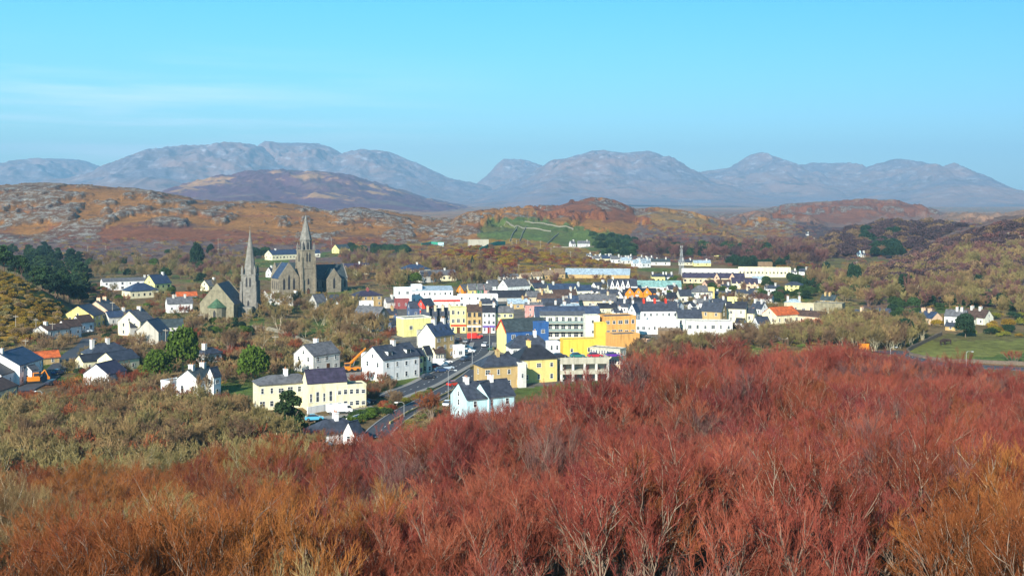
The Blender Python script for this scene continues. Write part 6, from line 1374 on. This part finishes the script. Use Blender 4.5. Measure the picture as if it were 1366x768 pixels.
# pines and gorse at the left edge
scatter('dark pine in the wood at the left edge', [(-20,352),(40,362),(112,392),(112,410),(80,404),(40,382),(-20,362)], 75, PINE, 9, ['pine','dark','pine'], (.85, 1.25), 'brown', name='pine_tree', cat='pine', group='pine wood at the left edge', y0=480, gap=.55)
scatter('pine of the back row of the wood at the left edge', [(-20,338),(60,338),(118,352),(118,380),(-20,356)], 60, PINE, 9, ['dark','pine'], (.9, 1.3), 'brown', name='pine_tree', cat='pine', group='back row of the left pine wood', y0=480, gap=.5)
scatter('ochre gorse bush on the steep slope at the left edge', [(-20,356),(0,362),(75,403),(105,430),(60,452),(-20,470)], 300, LOW, 2, ['gorse','gorse','gorse','olive','gorse','tan'], (.55, 1.0), name='gorse_bush', cat='gorse bush', group='gorse bushes on the left slope', gap=.2, ymax=520)
# woods around and above the town
scatter('brown leafless tree in the band above the left houses', [(110,345),(330,340),(340,380),(300,395),(230,372),(115,372)], 150, MIDP, 6, ['brown','olive','olive','tan','tan','mauve'], (.9, 1.4), 'grey', parts=False, group='bare woods above the left houses', gap=.4)
scatter('dark evergreen in the band above the left houses', [(100,345),(330,335),(340,380),(130,410)], 26, LEAF, 4, ['pine','dark','green'], (1.0, 1.7), parts=False, name='evergreen_tree', cat='evergreen', group='evergreens above the left houses', gap=.4)
scatter('grey bare tree in the wood between tall church and gorse hill', [(450,340),(540,345),(660,360),(690,380),(640,384),(560,378),(520,390),(500,382),(450,380)], 170, MIDP, 6, ['brown','olive','mauve','tan'], (1.0, 1.5), 'grey', parts=False, group='bare wood behind the hotel', gap=.4)
scatter('dark evergreen of the line below the rocky ridge', [(462,334),(545,334),(545,341),(464,341)], 32, LEAF, 4, ['dark','pine'], (1.3, 1.9), parts=False, name='evergreen_tree', cat='evergreen', group='evergreen line below the rocky ridge', gap=.3)
scatter('dark evergreen behind the tall church', [(335,336),(356,336),(356,345),(330,345)], 12, LEAF, 4, ['dark','pine'], (1.3, 1.9), parts=False, name='evergreen_tree', cat='evergreen', group='evergreens behind the churches', gap=.3)
scatter('dark tree beside the hotel stair tower', [(530,366),(560,370),(560,382),(535,382)], 9, LEAF, 4, ['dark','green'], (1.2, 1.7), parts=False, name='evergreen_tree', cat='evergreen', group='dark trees beside the hotel', gap=.3)
scatter('ochre gorse bush on the hill behind the town', [(560,345),(640,330),(700,334),(800,348),(845,360),(700,352),(660,366),(600,352)], 230, LOW, 2, ['gorse','brown','rust','gorse'], (1.0, 1.8), parts=False, name='gorse_bush', cat='gorse bush', group='gorse on the hill behind the town', gap=.3)
scatter('dark conifer on the green hillside by the farm', [(780,318),(838,318),(850,330),(840,344),(800,346),(788,332)], 46, LEAF, 4, ['dark','pine'], (1.6, 2.4), parts=False, name='conifer', cat='conifer', group='conifers by the hillside farm', gap=.4)
scatter('mauve bare tree at the foot of the far hills', [(850,330),(1080,326),(1110,345),(1090,362),(950,348),(850,346)], 140, MIDP, 6, ['mauve','heath','brown','mauve'], (1.3, 2.1), parts=False, group='mauve woods under the far hills', gap=.4)
scatter('dark conifer in the far woods under the purple hill', [(860,332),(1000,330),(1060,350),(980,346),(870,342)], 60, LEAF, 4, ['dark','pine'], (1.5, 2.3), parts=False, name='conifer', cat='conifer', group='conifers under the purple hill', gap=.4)
scatter('dark conifer behind the long school roof', [(970,352),(1052,350),(1052,358),(980,358)], 30, LEAF, 4, ['dark'], (1.3, 1.9), parts=False, name='conifer', cat='conifer', group='conifers behind the school', gap=.3)
scatter('small garden tree between the upper town houses', [(680,366),(760,372),(860,376),(990,384),(1050,390),(1050,430),(990,410),(880,412),(800,410),(700,415)], 120, MIDP, 6, ['brown','olive','mauve'], (.5, .85), 'grey', parts=False, group='garden trees in the upper town', gap=.3, foot=1.4)
scatter('small dark evergreen between the upper town houses', [(860,366),(990,376),(1090,380),(1090,415),(990,402),(880,396)], 44, LEAF, 4, ['dark','pine','green'], (.7, 1.2), parts=False, name='evergreen_tree', cat='evergreen', group='evergreens in the upper town', gap=.3, foot=1.4)
scatter('dark tree around the cream two storey villa', [(1050,366),(1105,360),(1108,392),(1070,402)], 30, LEAF, 4, ['dark','pine'], (1.0, 1.6), parts=False, name='evergreen_tree', cat='evergreen', group='dark trees around the villa', gap=.3)
# right-hand woods
scatter('grey-brown bare tree in the woods right of the town', [(1070,372),(1200,362),(1366,360),(1380,425),(1250,412),(1180,412),(1110,404)], 280, MIDP, 6, ['brown','olive','mauve','tan','olive'], (.9, 1.6), 'grey', parts=False, group='bare woods right of the town', gap=.35)
scatter('dark evergreen in the woods right of the town', [(1090,380),(1190,372),(1366,378),(1366,418),(1180,412)], 56, LEAF, 4, ['dark','pine','dark'], (.8, 1.6), parts=False, name='evergreen_tree', cat='evergreen', group='evergreens right of the town', gap=.3)
scatter('pale round bare tree on the mauve slope at the right', [(1255,345),(1310,338),(1366,335),(1366,362),(1262,366)], 60, MIDP, 6, ['olive','tan','mauve'], (1.3, 2.0), 'pale', parts=False, group='round bare trees on the mauve slope', gap=.4)
scatter('dark heather bush on the slope at the far right', [(1160,372),(1200,352),(1270,322),(1366,300),(1400,300),(1400,360),(1180,385)], 520, LOW, 2, ['heath','heath','mauve','brown'], (2.0, 4.0), parts=False, name='heather_bush', cat='heather bush', group='heather on the right slope', gap=.3)
scatter('dark heather bush on the ridge behind the valley', [(1075,338),(1110,315),(1180,299),(1290,303),(1200,340),(1120,345)], 200, LOW, 2, ['heath','heath','brown'], (2.4, 4.2), parts=False, name='heather_bush', cat='heather bush', group='heather on the valley ridge', gap=.3)
scatter('dark conifer on the ridge behind the valley', [(1150,315),(1200,312),(1205,345),(1160,345)], 34, LEAF, 4, ['dark'], (1.8, 2.8), parts=False, name='conifer', cat='conifer', group='conifers on the valley ridge', gap=.3)
scatter('olive bare tree in the belt behind the bypass', [(1108,434),(1180,432),(1235,440),(1232,456),(1205,465),(1170,470),(1100,462)], 100, MIDP, 6, ['olive','olive','tan','brown'], (.85, 1.3), 'olive', group='bare belt behind the bypass', gap=.35)
scatter('dark evergreen in the belt behind the bypass', [(1185,415),(1232,425),(1228,450),(1200,445)], 20, LEAF, 4, ['dark','pine'], (.8, 1.3), name='evergreen_tree', cat='evergreen', group='evergreens behind the bypass', gap=.3)
scatter('grey-green bare tree beyond the crest below the town edge', [(835,490),(860,470),(915,455),(980,446),(1110,444),(1110,462),(1000,465),(900,480),(850,498)], 120, MIDP, 6, ['olive','brown','brown'], (.7, 1.05), 'brown', group='bare trees below the town edge', gap=.35)
scatter('rust bush at the roadside right of the town', [(1040,432),(1130,430),(1130,446),(1050,446)], 30, SML, 2.6, ['rust','brown'], (1., 1.5), 'brown', name='bush', cat='bush', group='rust bushes right of the town', gap=.25)
scatter('dark low bush on the pasture', [(1230,430),(1366,420),(1366,450),(1290,448)], 26, LOW, 2, ['dark','yellowgreen','gorse'], (.7, 1.4), name='shrub', cat='shrub', group='pasture bushes', gap=.2)
scatter('planted shrub on the terrace under the apartments', [(735,456),(760,458),(752,470),(738,470)], 12, LOW, 2, ['dark','olive','green'], (.5, .8), name='shrub', cat='shrub', group='terrace shrubs', gap=.1, foot=.2)
# ---- ground cover nobody could count: low scrub spread over the open land, as one object
def ground_cover(name, lab, poly_list, n, cols, fam, s0, s1, ymin, ymax, seed):
    rg = np.random.RandomState(seed); V = []; Fc = []; TP = []; CI = []; off = 0; proto = []
    for tm, cm_ in fam:
        v = np.empty(len(cm_.vertices)*3, np.float32); cm_.vertices.foreach_get('co', v); v = v.reshape(-1, 3)
        tp = np.empty(len(v), np.float32); cm_.attributes['tip'].data.foreach_get('value', tp)
        # clumps of leaf-sized faces thinned to a fifth
        q = v.reshape(-1, 4, 3); pick = rg.permutation(len(q))[:110]; proto.append((q[pick], tp.reshape(-1, 4)[pick]))
    c = 0; tries = 0
    while c < n and tries < n * 8:
        tries += 1; poly = poly_list[rg.randint(len(poly_list))]; xs = [p[0] for p in poly]; ys_ = [p[1] for p in poly]
        px = rg.uniform(min(xs), max(xs)); py = rg.uniform(min(ys_), max(ys_))
        if not bool(pts_in(np.array([px]), np.array([py]), poly)[0]): continue
        x, y, z = cast(px, py)
        if not ymin < y < ymax or near_foot(x, y, .8) or on_road(x, y, .2): continue
        q, tp = proto[rg.randint(len(proto))]; a = rg.rand() * 6.28; s = rg.uniform(s0, s1) * (y / 500) ** .5; ca, sa = math.cos(a), math.sin(a)
        w_ = q @ np.array([[ca, sa, 0], [-sa, ca, 0], [0, 0, 1]]) * s; w_ = (w_ - 0) ; w_[..., 2] *= .8
        # keep faces small while the clump is spread
        V.append((w_ + np.array([x, y, z])).reshape(-1, 3)); TP.append(tp.ravel()); CI.append(np.full(len(q), rg.randint(len(cols)))); c += 1
    V = np.concatenate(V); me = mesh_np(name, V, np.arange(len(V)).reshape(-1, 4)); a = me.attributes.new('tip', 'FLOAT', 'POINT'); a.data.foreach_set('value', np.concatenate(TP))
    for k in cols: me.materials.append(mat('cover_' + k, TW[k], .9, .25, .6))
    me.polygons.foreach_set('material_index', np.concatenate(CI).astype(np.int32))
    o = link(name, me, []); tag(o, lab, kind='stuff')
ground_cover('scrub', 'low brown scrub and grass covering the open ground around the town', [
 [(0,440),(180,440),(340,430),(520,430),(520,470),(500,560),(400,600),(0,610)],[(110,345),(340,340),(450,345),(660,358),(690,376),(600,384),(460,420),(330,440),(180,430),(110,400)],
 [(1060,380),(1366,360),(1366,420),(1240,440),(1100,450),(1050,440)],[(500,560),(640,485),(640,520),(600,560),(520,590)],[(850,440),(1100,432),(1200,460),(1100,480),(850,490)],
 [(690,370),(860,372),(1060,372),(1080,430),(900,430),(700,430)]], 3600, ['brown','olive','olive','tan','green','gorse'], LOW, .5, .95, 180, 1100, 3)
ground_cover('heath', 'heather and gorse ground cover on the far slopes', [[(540,330),(700,322),(850,345),(850,372),(600,366)],[(1070,300),(1366,295),(1400,380),(1180,400),(1080,350)],[(850,300),(1080,300),(1100,360),(850,352)],[(0,318),(600,320),(600,345),(0,350)]], 3000, ['heath','brown','mauve','gorse','rust'], LOW, .7, 1.3, 560, 2600, 4)
flush()
